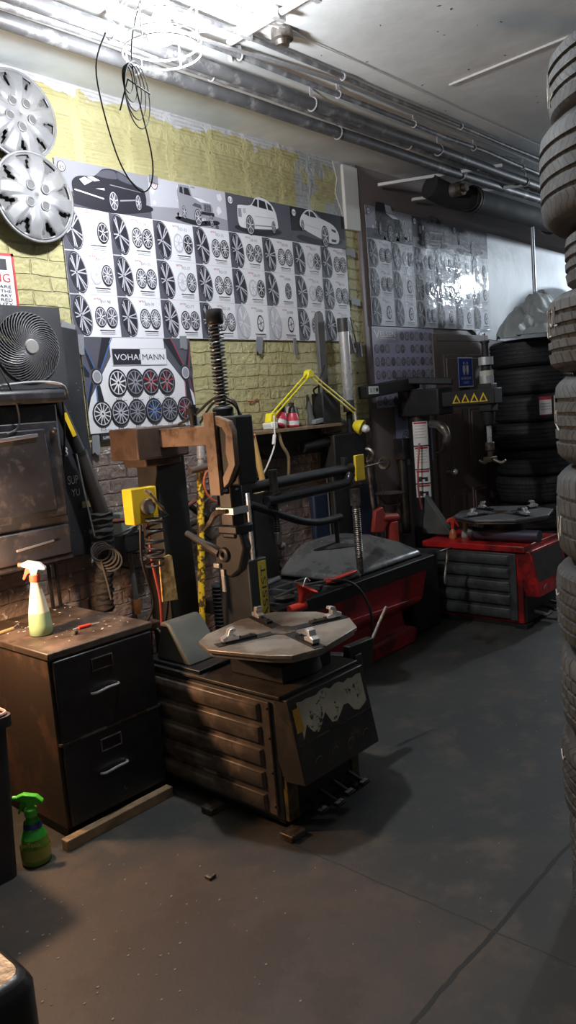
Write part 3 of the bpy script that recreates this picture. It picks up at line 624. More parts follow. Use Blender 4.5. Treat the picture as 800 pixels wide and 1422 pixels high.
# ------------------------------------------------------------------ box fan on the black cabinet
FX = 1.79; FZ = 1.985; FY = 3.12
t = thing('box_fan', 'round black fan in a square dark housing on top of the black cabinet', 'fan', (FX, FY + .1, 1.81))
fanm = mk('dusty_dark_housing', (.04, .041, .047), .6, var=.25, scale=6)
b = MB(); n = 40; R = .152; hw = .178
outer = []; 
for k in range(n):
    a = 2 * pi * k / n; sc = hw / max(abs(cos(a)), abs(sin(a))); outer.append((sc * cos(a), sc * sin(a)))
inner = [(R * cos(2 * pi * k / n), R * sin(2 * pi * k / n)) for k in range(n)]
for yy in (FY, FY + .13):
    o_ = len(b.v); b.add([(FX + p[0] + .0, yy, FZ + p[1]) for p in outer] + [(FX + p[0], yy, FZ + p[1]) for p in inner], [(k, (k + 1) % n, n + (k + 1) % n, n + k) for k in range(n)])
b.add([(FX + p[0], FY, FZ + p[1]) for p in outer] + [(FX + p[0], FY + .13, FZ + p[1]) for p in outer], [(k, (k + 1) % n, n + (k + 1) % n, n + k) for k in range(n)])
b.add([(FX + p[0], FY, FZ + p[1]) for p in inner] + [(FX + p[0], FY + .13, FZ + p[1]) for p in inner], [(k, (k + 1) % n, n + (k + 1) % n, n + k) for k in range(n)])
b.build('housing', fanm, t)
b = MB()
for k in range(46):
    a = 2 * pi * k / 46; pts = []
    for j in range(7):
        r = .03 + (R - .03) * j / 6; aa = a - 1.25 * j / 6; pts.append((FX + r * cos(aa), FY - .005 - .028 * cos(pi / 2 * j / 6), FZ + r * sin(aa)))
    b.tube(pts, .0028, n=5)
for r in (.15,): b.torus((FX, FY - .005 - .028 * cos(pi / 2 * (r - .03) / (R - .03)), FZ), r, .002, (0, 1, 0), n=48, k=5)
b.build('grille', mk('grille_grey', (.15, .15, .16), .4), t)
MB().lathe([(.001, .040), (.028, .040), (.034, .034), (.034, .02)], (FX, FY, FZ), (0, -1, 0), n=28).build('hub_badge', mk('badge_silver', (.45, .44, .42), .4, .3), t)
b = MB()
for k in range(5):
    a = 2 * pi * k / 5; rings = []
    for j in range(5):
        r = .03 + .11 * j / 4; rings.append([(FX + r * cos(a + d_), FY + .045 + (.02 if d_ > .3 else 0) + .0, FZ + r * sin(a + d_)) for d_ in (0, .25, .5, .8)])
    vs = [p for rr in rings for p in rr]; b.add(vs, [(j * 4 + i, j * 4 + i + 1, j * 4 + i + 5, j * 4 + i + 4) for j in range(4) for i in range(3)])
o = b.build('fan_blades', mk('blade_dark_amber', (.10, .08, .04), .4), t); sm = o.modifiers.new('s', 'SOLIDIFY'); sm.thickness = .003
MB().box(FX - hw, FX + hw, FY + .13, FY + .135, FZ - hw, FZ + hw).build('back_grille', fanm, t)
# black cabinet hanging on the wall
t = thing('black_cabinet', 'battered black metal cabinet mounted on the wall below the fan', 'cabinet', (1.6, 3.3, .98))
cab_m = mk('battered_black', (.018, .019, .024), .42, var=.35, scale=5, dirt=(.045, .042, .045), damt=.33, dscale=14, sharp=.08)
b = MB(); b.box(1.25, 1.875, 3.08, 3.30, 1.03, 1.74); b.build('body', cab_m, t, bevel=.012)
b = MB(); b.box(1.22, 1.90, 3.02, 3.20, 1.74, 1.80); b.build('top_ledge', cab_m, t, bevel=.02)
b = MB(); b.box(1.30, 1.85, 3.055, 3.08, 1.24, 1.66); b.prism([(1.33, 1.27), (1.80, 1.27), (1.78, 1.63), (1.35, 1.63)], 'y', 3.045, 3.056); d_ = b.build('door', cab_m, t, bevel=.008)
MB().sph((1.825, 3.045, 1.62), .014).build('door_knob', plast, d_)
MB().bar((1.56, 3.04, 1.595), (1.74, 3.04, 1.605), .012, .016).build('door_handle', mk('handle_grey', (.12, .12, .135), .4), d_, bevel=.003)
MB().box(1.30, 1.85, 3.05, 3.08, 1.065, 1.20).build('lower_drawer', cab_m, t, bevel=.008)
MB().bar((1.58, 3.045, 1.125), (1.76, 3.045, 1.14), .008, .010).build('drawer_pull', mk('handle_grey', (.12, .12, .135), .4), t, bevel=.002)
b = MB()
for x in (1.85, 1.89): b.box(x, x + .012, 3.285, 3.30, .78, 1.04)
b.build('support_strap', blackm, t)
# leaning black board with chalk numbers
t = thing('black_board', 'tall black board with chalk writing, between the cabinet and the ten-wheel banner', 'board', (2.08, 3.36, .8))
b = MB(); b.prism([(1.97, 1.0), (2.17, .98), (2.215, 1.30), (2.20, 1.62), (2.205, 2.10), (2.02, 2.13), (1.985, 1.7)], 'y', 3.355, 3.385); b.build('panel', mk('black_board_paint', (.022, .023, .027), .5, var=.3, dirt=(.3, .3, .3), damt=.22, dscale=60, sharp=.03), t, bevel=.004)
chalk = mk('chalk', (.62, .62, .60), .9)
b = MB(); b.text('33', (2.01, 3.352, 1.49), .065, m=0, width=.06); b.text('SUP', (2.05, 3.352, 1.35), .06, width=.06); b.text('YU', (2.065, 3.352, 1.29), .05, width=.045); b.build('chalk_writing', chalk, t, smooth=0)
MB().box(2.115, 2.165, 3.349, 3.354, 1.225, 1.255).build('yellow_sticker', mk('faded_yellow_sticker', (.35, .30, .12), .6), t)
# strut with bellows sleeve
t = thing('strut_tube', 'long black tube with a yellow label and wrinkled sleeve, standing behind the file cabinet', 'strut', (2.13, 3.28, .7))
p0 = Vector((1.975, 3.27, 1.80)); p1 = Vector((2.085, 3.27, 1.50)); p2 = Vector((2.16, 3.26, 1.20)); p3 = Vector((2.13, 3.28, .70))
MB().cyl(p0, p1, .026, .030).build('upper_tube', plast, t)
b = MB(); b.cyl(p1 + Vector((-.004, 0, .012)), p1 + Vector((.004, 0, -.012)), .037); b.build('clamp_ring', blackm, t)
MB().cyl(p1, p2, .036, .038).build('lower_tube', mk('strut_brown_black', (.04, .033, .03), .45), t)
b = MB(); rings = []
for k in range(60):
    f = k / 59; p = p2.lerp(p3, f); R = (.056 if f < .45 else .043) + .004 * sin(k * 1.9) + .003 * sin(k * .7)
    rings.append([p + Vector((R * cos(a) * (1 + .06 * sin(3 * a + k * .6)), R * sin(a), .004 * sin(a * 4 + k))) for a in [2 * pi * j / 20 for j in range(20)]])
b.loft(rings); b.build('wrinkled_sleeve', mk('sleeve_fabric', (.028, .028, .03), .75, bump=.004, bscale=30), t)
d0 = (p1 - p0).normalized(); b = MB(); q0 = p0.lerp(p1, .35); q1 = p0.lerp(p1, .72); b.bar(q0 + Vector((-.006, -.028, 0)), q1 + Vector((-.006, -.030, 0)), .022, .004, upv=(0, 1, 0)); b.build('yellow_label', yel, t)
b = MB()
for k in range(5): b.torus((2.085 + .008 * k, 3.19 - .004 * k, 1.02 - .012 * k), .045 + .004 * k, .0045, (.5 + .1 * k, 1, .1 * k), n=28, k=6)
b.tube([(2.06, 3.19, 1.10), (2.04, 3.2, 1.3), (2.02, 3.2, 1.5)], .0045, n=6); b.tube([(2.08, 3.19, .98), (2.11, 3.2, .85), (2.12, 3.2, .77)], .0045, n=6)
tag(b.build('grey_cable_coil', mk('cable_grey', (.12, .12, .12), .5)), 'grey cable coil hanging against the wrinkled sleeve', 'cable')
b = MB(); b.tube([(1.55, 3.05, 1.815), (1.75, 3.04, 1.83), (1.88, 3.03, 1.815), (1.98, 3.15, 1.76)], .006, n=8, smooth=6)
tag(b.build('grey_power_cord', mk('cord_light_grey', (.35, .35, .36), .5)), 'light grey cord draped over the cabinet ledge under the fan', 'cord')
b = MB(); b.tube([(1.56, 3.035, 1.97), (1.64, 3.03, 1.80), (1.66, 3.035, 1.66), (1.60, 3.035, 1.62)], .004, n=6, smooth=6)
tag(b.build('black_fan_cord', plast), 'thin black cord looping down in front of the black cabinet door', 'cord')
b = MB(); b.tube([(1.92, 3.1, 1.81), (1.97, 3.2, 1.6), (2.0, 3.32, 1.3), (2.02, 3.33, 1.0)], .005, n=6, smooth=6)
tag(b.build('black_wall_cable', plast), 'black cable running down beside the cabinet edge onto the board', 'cable')
# rods leaning left
tag(MB().tube([(1.30, 3.40, 1.10), (1.62, 3.42, .80)], .012, n=8).build('leaning_rod', blackm), 'dark rod leaning against the brick left of the spray bottle', 'rod')
# ------------------------------------------------------------------ file cabinet
t = thing('file_cabinet', 'black two-drawer file cabinet with rusty brown side', 'file cabinet', (1.72, 3.0, 0))
side = mk('rusted_cabinet_side', (.13, .062, .030), .6, var=.4, scale=4, dirt=(.035, .022, .014), damt=.48, dscale=3.2, sharp=.15, bump=.0008)
cx0, cx1, cy0, cy1 = 1.452, 1.945, 2.66, 3.36
MB().box(cx0, cx1, cy0 + .012, cy1, .045, .745).build('body', side, t, bevel=.004)
MB().box(cx0 - .004, cx1 + .004, cy0 - .004, cy1, .742, .772).build('top_panel', mk('worn_cabinet_top', (.11, .08, .062), .5, var=.35, scale=7, dirt=(.04, .028, .02), damt=.42, dscale=5), t, bevel=.005)
fb = mk('cabinet_front_black', (.014, .014, .016), .38, var=.3, scale=20)
for z0, z1, hd in ((.405, .735, 'arc'), (.055, .395, 'bow')):
    d = MB().box(cx0 + .012, cx1 - .008, cy0 - .008, cy0 + .014, z0, z1).build('drawer', fb, t, bevel=.006)
    zt = z1 - .085
    b = MB()
    for a in ((1.63, 1.73, zt + .045, zt + .049), (1.63, 1.73, zt - .004, zt), (1.63, 1.634, zt, zt + .045), (1.726, 1.73, zt, zt + .045)): b.box(a[0], a[1], cy0 - .012, cy0 - .006, a[2], a[3])
    b.build('label_holder', steel, d)
    zh = z1 - .17
    b = MB(); b.tube([(1.615, cy0 - .008, zh - .005), (1.63, cy0 - .030, zh), (1.68, cy0 - .038, zh + .008), (1.73, cy0 - .030, zh + .004), (1.745, cy0 - .008, zh)], .0055, n=8, smooth=4); b.build('handle', chrome, d)
    if hd == 'bow': MB().lathe([(.008, 0), (.008, .01), (.002, .012)], (1.72, cy0 - .008, zh - .11), (0, -1, 0)).build('lock', steel, d)
MB().box(cx0 + .002, cx1, cy0 - .0088, cy0 + .01, .3945, .4045).build('drawer_seam', steel, t)
wd = MB(); wd.box(1.40, 1.925, 2.60, 2.64, 0, .045); tag(wd.build('wooden_board', wood, bevel=.003), 'rough wooden board lying along the foot of the file cabinet', 'board')
MB().box(cx0 + .01, cx1 - .01, cy0 + .03, cy1 - .01, 0, .048).build('plinth', black, t)
TZ = .772
# spray bottle, white trigger
def spray(name, label, cx, cy, z, R, Hh, body, liq, head, trig, wide=1.0, yaw=0, lvl=.42):
    t = thing(name, label, 'spray bottle', (cx, cy, z))
    prof = [(R * .86, 0), (R, .008), (R * 1.0, Hh * .18), (R * .90, Hh * .40), (R * .62, Hh * .72), (R * .40, Hh * .92), (R * .36, Hh)]
    b = MB(); b.X = Matrix.Translation((cx, cy, z)) @ Matrix.Rotation(yaw, 4, 'Z') @ Matrix.Diagonal((wide, 1 if wide == 1 else .62, 1, 1))
    lo = [p for p in prof if p[1] <= Hh * lvl] + [(R * .88, Hh * lvl)]; hi_ = [(R * .88, Hh * lvl)] + [p for p in prof if p[1] > Hh * lvl]
    b.lathe(lo, n=28, m=0); b.build('bottle_lower', liq, t, smooth=60)
    b2 = MB(); b2.X = b.X; b2.lathe(hi_, n=28); b2.build('bottle_upper', body, t, smooth=60)
    X = Matrix.Translation((cx, cy, z + Hh)) @ Matrix.Rotation(yaw, 4, 'Z')
    c = MB(); c.X = X; c.lathe([(R * .42, -.006), (R * .46, 0), (R * .44, .022), (R * .3, .026)], n=20); c.build('collar', trig, t)
    c = MB(); c.X = X; c.prism([(-.045, .062), (-.048, .075), (-.02, .085), (.03, .074), (.052, .050), (.050, .040), (.02, .045), (.012, .02), (-.012, .02), (-.014, .05)], 'y', -.013, .013); c.build('spray_head', head, t, bevel=.004)
    c = MB(); c.X = X; c.prism([(-.014, .055), (-.030, .057), (-.048, .010), (-.042, .004), (-.026, .028), (-.014, .035)], 'y', -.006, .006); c.build('trigger', trig, t, bevel=.002)
    c = MB(); c.X = X; c.cyl((-.046, 0, .069), (-.060, 0, .070), .009); c.build('nozzle', trig, t)
    return t
spray('spray_bottle', 'cone-shaped white spray bottle half full of green liquid on the file cabinet', 1.592, 2.945, TZ, .048, .235, mk('milky_plastic', (.66, .62, .48), .4), mk('green_liquid_plastic', (.28, .42, .24), .35), whitep, mk('trigger_red', (.65, .10, .06), .35), yaw=-.75)
# green cleaner bottle on floor
gt = spray('cleaner_bottle', 'green spray cleaner bottle standing on the floor beside the file cabinet', 1.30, 2.655, 0, .055, .19, mk('bottle_green', (.03, .28, .03), .3), mk('bottle_green_lower', (.14, .26, .03), .3, var=.2), mk('head_green', (.08, .52, .04), .35), mk('head_green', (.08, .52, .04), .35), wide=1.0, yaw=-.75, lvl=.55)
b = MB(); b.X = Matrix.Translation((1.30, 2.655, 0)) @ Matrix.Rotation(-.75, 4, 'Z'); b.text('fanTastik', (0, -.0530, .085), .024, m=0, width=.075, align='C'); b.build('label_text', mk('label_yellow', (.6, .6, .25), .5), gt, smooth=0)
b = MB(); b.X = Matrix.Translation((1.30, 2.655, 0)); b.lathe([(.0560, .025), (.0562, .07)], n=28, cap=False); b.build('label_band', mk('label_olive', (.30, .30, .06), .45), gt)
b = MB(); b.X = Matrix.Translation((1.30, 2.655, 0)); b.lathe([(.036, .142), (.0315, .162)], n=28, cap=False); b.build('neck_label', mk('label_navy', (.02, .03, .12), .45), gt)
# small items on cabinet
def at_top(label, b, mats, name, cat): tag(b.build(name, mats), label, cat)
t = thing('screwdriver', 'red-handled screwdriver lying near the right edge of the file cabinet top', 'screwdriver', (1.75, 2.84, TZ))
MB().cyl((1.715, 2.855, TZ + .008), (1.77, 2.85, TZ + .008), .008, .007).build('handle', redp, t)
MB().cyl((1.77, 2.85, TZ + .008), (1.812, 2.846, TZ + .007), .0025).build('shaft', chrome, t); MB().cyl((1.69, 2.857, TZ + .008), (1.715, 2.855, TZ + .008), .003).build('tip', chrome, t)
at_top('small steel socket lying in front of the screwdriver', MB().lathe([(.005, -.001), (.010, 0), (.010, .018), (.006, .018)], (1.655, 2.80, TZ + .010), (1, .3, 0), n=16), steel, 'socket', 'socket')
at_top('pale brass rod at the left end of the file cabinet top', MB().cyl((1.48, 3.12, TZ + .008), (1.565, 3.135, TZ + .008), .008), mk('brass', (.5, .38, .18), .4, .6), 'brass_rod', 'rod')
at_top('thin silver pick lying behind the brass rod', MB().cyl((1.575, 3.16, TZ + .003), (1.64, 3.22, TZ + .003), .003), chrome, 'metal_pick', 'pick')
at_top('tiny steel nut beside the brass rod', MB().lathe([(.004, 0), (.007, 0), (.007, .008), (.004, .008)], (1.60, 3.12, TZ), n=6), steel, 'nut', 'nut')
bits = MB()
for k in range(46):
    x = random.uniform(1.50, 1.93); y = random.uniform(2.70, 3.3); r = random.uniform(.003, .012) * (1.6 if k < 6 else .6); a = random.uniform(0, 3)
    if math.hypot(x - 1.592, y - 2.945) < .06: continue
    bits.prism([(x + r * cos(a), y + r * sin(a)), (x + r * .4 * cos(a + 1.5), y + r * .4 * sin(a + 1.5)), (x - r * cos(a), y - r * sin(a)), (x + r * .4 * cos(a - 1.5), y + r * .4 * sin(a - 1.5))], 'z', TZ, TZ + .0015)
o = bits.build('paint_flakes', mk('flake_white', (.6, .57, .5), .8)); tag(o, 'scattered pale paint flakes on the file cabinet top', 'debris'); o['kind'] = 'stuff'
bits = MB()
for k in range(90):
    x = random.gauss(1.25, .28); y = random.gauss(2.0, .28) ; r = random.uniform(.002, .006)
    if y > 2.5 or x < .4: continue
    bits.prism([(x + r, y), (x, y + r * .6), (x - r, y), (x, y - r * .7)], 'z', .0, .002)
for k in range(60):
    x = random.uniform(1.2, 4.5); y = random.uniform(.3, 1.9); r = random.uniform(.0015, .004); bits.prism([(x + r, y), (x, y + r * .6), (x - r, y), (x, y - r * .7)], 'z', .0, .002)
o = bits.build('floor_grit', mk('grit', (.32, .28, .24), .8)); tag(o, 'pale grit and crumbs scattered over the dark floor', 'debris'); o['kind'] = 'stuff'
b = MB(); b.box(1.60, 1.615, 2.00, 2.03, 0, .012); b.box(1.615, 1.63, 2.00, 2.008, 0, .014); tag(b.build('metal_clip', steel, bevel=.002), 'small metal clip lying alone on the open floor', 'clip')
# trash bin
t = thing('trash_bin', 'black trash bin with a light liner rim left of the green cleaner bottle', 'bin', (1.07, 2.74, 0))
def rr(x0, x1, y0, y1, z, r=.03):
    pts = []
    for cx_, cy_, a in ((x1 - r, y1 - r, 0), (x0 + r, y1 - r, pi / 2), (x0 + r, y0 + r, pi), (x1 - r, y0 + r, 3 * pi / 2)):
        for k in range(5): pts.append((cx_ + r * cos(a + k * pi / 8), cy_ + r * sin(a + k * pi / 8), z))
    return pts
b = MB(); b.loft([rr(.95, 1.21, 2.62, 2.86, 0), rr(.90, 1.235, 2.60, 2.89, .60)], cap=True); b.build('bin_body', plast, t)
b = MB(); b.loft([rr(.885, 1.25, 2.585, 2.905, .58), rr(.885, 1.25, 2.585, 2.905, .62), rr(.915, 1.22, 2.615, 2.875, .622), rr(.915, 1.22, 2.615, 2.875, .602)], cap=False); b.build('bin_rim', plast, t)
b = MB(); b.tube([p for p in rr(.898, 1.237, 2.598, 2.892, .627)] + [rr(.898, 1.237, 2.598, 2.892, .627)[0]], .006, n=6); b.build('liner_edge', mk('liner_pinkish', (.5, .33, .30), .5), t)
# foreground black box
t = thing('black_stool', 'black padded stool corner in the near left foreground', 'stool', (.50, 1.72, 0))
b = MB(); b.loft([rr(.32, .70, 1.53, 1.92, .26, .05), rr(.31, .715, 1.515, 1.93, .28, .05), rr(.31, .715, 1.515, 1.93, .42, .05), rr(.325, .70, 1.53, 1.915, .45, .05)]); b.build('seat', mk('stool_vinyl', (.02, .02, .02), .32, bump=.001), t, bevel=.012)
for x in (.37, .65):
    for y in (1.58, 1.86): MB().bar((x, y, 0), (x, y, .27), .035, .035).build('leg', blackm, t)
# ------------------------------------------------------------------ front tire changer
def rib_panel(b, xf, y0, y1, z0, z1, n, hr, dep, m=0):
    # sheet with pressed horizontal ribs facing -x; rounded ends
    b.box(xf, xf + .012, y0, y1, z0, z1, m)
    for k in range(n):
        zc = z0 + (z1 - z0) * (k + .5) / n
        b.loft([[(xf - dep * s_, y, z) for y, z in ((ya, zc - hr * q), (yb, zc - hr * q), (yb, zc + hr * q), (ya, zc + hr * q))] for s_, q, ya, yb in ((0, 1, y0 + .045, y1 - .02), (.7, .92, y0 + .055, y1 - .03), (1, .62, y0 + .075, y1 - .05))], m)
def turntable(t, c, z, R, poly, mt, rot=0, jaw=chrome):
    pl = poly or [(c[0] + R * cos(2 * pi * k / 8 + rot + pi / 8), c[1] + R * sin(2 * pi * k / 8 + rot + pi / 8)) for k in range(8)]
    b = MB(); b.prism(pl, 'z', z - .016, z); b.prism([(c[0] + (x - c[0]) * .96, c[1] + (y - c[1]) * .96) for x, y in pl], 'z', z - .034, z - .016)
    tt = b.build('turntable', mt, t, bevel=.003)
    for k in range(4):
        a = rot + k * pi / 2; d_ = Vector((cos(a), sin(a), 0)); p_ = Vector((-sin(a), cos(a), 0)); c3 = Vector((c[0], c[1], z))
        s = MB(); s.bar(c3 + d_ * .05 + Vector((0, 0, .001)), c3 + d_ * R * .90 + Vector((0, 0, .001)), .050, .004); s.build('slide_slot', black, tt)
        s = MB(); q0 = c3 + d_ * (R * .38); q1 = c3 + d_ * (R * .80); s.bar(q0 + Vector((0, 0, .008)), q1 + Vector((0, 0, .008)), .030, .014)
        for e in (.45, .6): s.cyl(c3 + d_ * R * e + Vector((0, 0, .014)), c3 + d_ * R * e + Vector((0, 0, .021)), .008, n=10)
        s.build('slide', blackm, tt, bevel=.002)
        j = MB(); j.X = Matrix.Translation(c3 + d_ * (R * .72)) @ Matrix.Rotation(a, 4, 'Z')
        j.prism([(-.035, .012), (.035, .012), (.035, .028), (.012, .035), (.005, .058), (-.020, .062), (-.024, .050), (-.010, .044), (-.012, .030), (-.035, .026)], 'y', -.016, .016)
        j.build('clamp_jaw', jaw, tt, bevel=.002)
    b = MB(); b.lathe([(.055, -.002), (.055, .004), (.035, .012), (.012, .013)], (c[0], c[1], z), n=20); b.build('centre_cap', steel, tt)
    return tt
t = thing('tire_changer', 'brown and grey ribbed tire changer with octagonal turntable, nearest the camera', 'tire changer', (2.22, 2.38, 0))
bpn = mk('grimy_dark_top', (.05, .042, .036), .45, var=.4, scale=9, dirt=(.025, .02, .018), damt=.4, dscale=4)
b = MB(); b.box(1.995, 2.45, 2.0, 2.80, .04, .545); bd = b.build('body', mk('grimy_grey_body', (.075, .07, .064), .5, var=.3), t, bevel=.006)
b = MB(); b.box(1.975, 2.465, 1.955, 2.82, .545, .56); b.build('top_plate', bpn, t, bevel=.004)
b = MB(); rib_panel(b, 1.980, 2.02, 2.79, .06, .525, 5, .036, .020); b.build('ribbed_side_panel', mk('brownish_rib_panel', (.17, .125, .095), .42, .1, var=.3, dirt=(.08, .062, .05), damt=.40, dscale=6, bump=.0006), t, bevel=.004)
for z in (.10, .24, .38, .50): MB().sph((1.978, 2.028, z), .005).build('panel_screw', blackm, t)
b = MB(); b.prism([(1.999, .545), (1.925, .548), (1.862, .225), (1.97, .215), (1.999, .30)], 'x', 1.985, 2.455); con = b.build('console', mk('console_dark', (.035, .030, .027), .45, var=.3, dirt=(.10, .07, .05), damt=.3, dscale=6), t, bevel=.004)
def con_pt(x, f, o=.0): return (x, 1.925 + (1.862 - 1.925) * f - .0015 - o, .548 + (.225 - .548) * f)
b = MB(); random.seed(3)
top = [con_pt(2.03 + .40 * k / 14, .05 + .05 * random.random()) for k in range(15)]; bot = [con_pt(2.43 - .40 * k / 14, .42 + .09 * random.random() - (.13 if k in (4, 5, 9, 13) else 0)) for k in range(15)]
b.poly(top + bot); b.build('worn_label', mk('cream_worn_label', (.52, .49, .38), .6, var=.25, dirt=(.05, .045, .04), damt=.30, dscale=14, sharp=.04), con, smooth=0)
b = MB(); b.poly([con_pt(2.0, .12, .001), con_pt(2.04, .12, .001), con_pt(2.04, .40, .001), con_pt(2.0, .40, .001)]); b.build('yellow_sticker', mk('amber_sticker', (.55, .30, .04), .5), con, smooth=0)
b = MB(); b.bar(con_pt(1.99, .54, .002), con_pt(2.45, .54, .002), .004, .004); b.build('console_trim', steel, con)
b = MB()
for x in (2.08, 2.18, 2.28, 2.38): b.torus(con_pt(x, .80, .001), .018, .0015, (0, -1, -.2), n=18, k=5)
b.build('pedal_symbols', mgm := mk('symbol_grey', (.14, .14, .12), .6), con)
ol = mk('olive_yellow_frame', (.16, .12, .035), .55, var=.3, dirt=(.04, .03, .02), damt=.42, dscale=10)
b = MB(); b.box(2.0, 2.45, 1.985, 1.997, .17, .235); b.box(2.0, 2.06, 1.975, 1.997, .04, .23); b.box(2.40, 2.45, 1.975, 1.997, .04, .23); b.build('pedal_frame', ol, t, bevel=.003)
MB().box(2.06, 2.40, 1.982, 1.9995, .04, .17).build('pedal_recess', black, t)
for k, x in enumerate((2.11, 2.19, 2.28, 2.38)):
    y0_ = 1.90 if k != 1 else 1.88
    b = MB(); b.bar((x, 1.99, .09), (x, y0_, .062), .014, .02); b.bar((x - .024, y0_, .062), (x + .024, y0_, .066), .03, .010); p_ = b.build('pedal', blackm, t, bevel=.002)
    MB().bar((x - .020, y0_, .072), (x + .020, y0_, .074), .018, .002).build('worn_pedal_edge', chrome, p_)
for x, y in ((1.97, 1.95), (2.42, 1.99), (1.93, 2.36), (2.42, 2.78)): MB().box(x - .03, x + .05, y - .035, y + .03, 0, .028).build('foot', steel, t, bevel=.004)
b = MB(); b.box(2.0, 2.44, 2.0, 2.79, .028, .045); b.build('base_frame', black, t)
MB().box(1.9765, 1.979, 2.36, 2.44, .095, .155).build('pale_sticker', mk('dirty_label', (.26, .25, .20), .6), t)
TC = (2.235, 2.15)
b = MB(); b.cyl((TC[0], TC[1], .56), (TC[0], TC[1], .69), .15, .13, n=28); b.box(TC[0] - .15, TC[0] + .15, TC[1] - .12, TC[1] + .18, .56, .63); b.build('pedestal', black, t, bevel=.006)
octp = [(1.96, 2.37), (1.905, 2.25), (1.965, 1.99), (2.01, 1.90), (2.14, 1.86), (2.42, 1.91), (2.515, 2.02), (2.53, 2.22), (2.44, 2.40), (2.27, 2.45), (2.05, 2.42)]
turntable(t, TC, .722, .335, octp, mk('turntable_plate', (.42, .38, .33), .38, .45, var=.2, scale=10, dirt=(.24, .20, .16), damt=.4, dscale=5), rot=radians(-20))
# saddle shaped tilt cover
sg = mk('grey_green_cover', (.085, .09, .08), .55, var=.25)
b = MB(); b.box(1.99, 2.26, 2.42, 2.80, .56, .578); b.build('cover_plate', blackm, t, bevel=.004)
b = MB(); b.prism([(2.73, .578), (2.50, .578), (2.62, .745), (2.645, .755), (2.675, .75)], 'x', 2.01, 2.20); b.build('tilt_cover', sg, t, bevel=.008)
# post, head block, arm
b = MB(); b.box(2.20, 2.375, 2.84, 2.99, .0, 1.49); b.build('post', mk('post_black_brown', (.016, .015, .014), .6, var=.4), t, bevel=.006)
b = MB(); b.box(2.08, 2.375, 2.80, 3.01, 1.455, 1.60); b.box(2.13, 2.34, 2.82, 2.99, 1.42, 1.46); b.build('head_block', rust, t, bevel=.008)
tan = mk('tan_worn_casting', (.22, .15, .11), .5, .1, var=.25, dirt=(.09, .05, .03), damt=.36, dscale=9)
b = MB(); b.bar((2.25, 2.82, 1.545), (2.25, 2.47, 1.545), .09, .085); b.build('swing_arm', tan, t, bevel=.006)
SY = 2.41
b = MB(); b.box(2.20, 2.31, SY - .115, SY + .055, 1.33, 1.62); b.cyl((2.25, SY, 1.60), (2.25, SY, 1.66), .045); b.build('slide_housing', black, t, bevel=.01)
b = MB(); b.box(2.180, 2.1995, SY - .012, SY + .052, 1.29, 1.64); b.build('housing_plate', tan, t, bevel=.002)
b = MB(); b.prism([(SY - .030, 1.625), (SY - .105, 1.60), (SY - .125, 1.56), (SY - .125, 1.42), (SY - .075, 1.345), (SY - .045, 1.325), (SY - .045, 1.37), (SY - .085, 1.42), (SY - .075, 1.47), (SY - .085, 1.545), (SY - .065, 1.575), (SY - .030, 1.585)], 'x', 2.172, 2.199); b.build('hook_bracket', tan, t, bevel=.002)
b = MB(); b.cyl((2.25, SY, .98), (2.25, SY, 2.02), .017, n=6); b.build('slide_shaft', mk('shaft_dark', (.05, .05, .055), .35, .6), t)
b = MB(); b.lathe([(.034, 2.005), (.037, 2.01), (.037, 2.05), (.034, 2.062), (.002, 2.064)], (2.25, SY, 0)); b.build('shaft_cap', plast, t)
b = MB(); pts = []
for k in range(24 * 14): a = 2 * pi * k / 14; pts.append((2.25 + .030 * cos(a), SY + .030 * sin(a), 1.655 + .35 * k / (24 * 14)))
b.tube(pts, .0034, n=5); b.build('coil_spring', mk('spring_grey', (.16, .16, .17), .35, .6), t)
b = MB(); b.tube([(2.28, SY - .07, 1.60), (2.26, SY - .06, 1.68), (2.24, SY + .03, 1.70), (2.22, SY + .14, 1.64), (2.20, SY + .24, 1.60)], .006, smooth=6); b.tube([(2.3, SY - .08, 1.58), (2.28, SY - .03, 1.67), (2.24, SY + .04, 1.68), (2.22, SY + .12, 1.60)], .005, smooth=6); b.build('air_hose', plast, t)
b = MB(); b.cyl((2.22, SY + .16, 1.59), (2.22, SY + .16, 1.68), .016); b.cyl((2.22, SY + .16, 1.64), (2.22, SY + .16, 1.665), .028); b.build('locking_knob', plast, t)
# tool head at lower end
b = MB(); b.box(2.215, 2.285, SY - .04, SY + .04, 1.10, 1.33); b.box(2.20, 2.30, SY - .07, SY + .05, 1.12, 1.16); b.build('head_slide', blackm, t, bevel=.008)
b = MB(); b.torus((2.25, SY, 1.31), .032, .010, n=20, k=8); b.box(2.205, 2.295, SY - .055, SY + .055, 1.205, 1.235); b.build('shaft_collar', chrome, t, bevel=.002)
b = MB(); b.tube([(2.2, SY + .14, 1.13), (2.2, SY + .09, 1.17), (2.2, SY + .05, 1.21), (2.2, SY - .02, 1.22)], [.008, .013, .014, .010], smooth=5); b.build('hooked_tool', steel, t)
b = MB(); b.prism([(SY + .12, .98), (SY + .10, 1.10), (SY + .04, 1.14), (SY - .06, 1.13), (SY - .08, 1.06), (SY - .04, .96), (SY + .02, .92), (SY + .07, .93)], 'x', 2.225, 2.275); b.build('mount_head', black, t, bevel=.012)
b = MB(); b.tube([(2.22, SY + .28, 1.11), (2.22, SY + .20, 1.08), (2.22, SY + .07, 1.03)], [.014, .016, .022], smooth=4); b.torus((2.22, SY + .045, 1.025), .022, .012, (1, 0, 0), n=20, k=8); b.build('mount_lever', mk('lever_dark', (.07, .068, .065), .4, .5), t)
b = MB(); b.box(2.213, 2.222, SY + .05, SY + .07, .86, .96); b.box(2.21, 2.222, SY + .075, SY + .11, .965, .985); b.build('bright_bolt', chrome, t, bevel=.002)
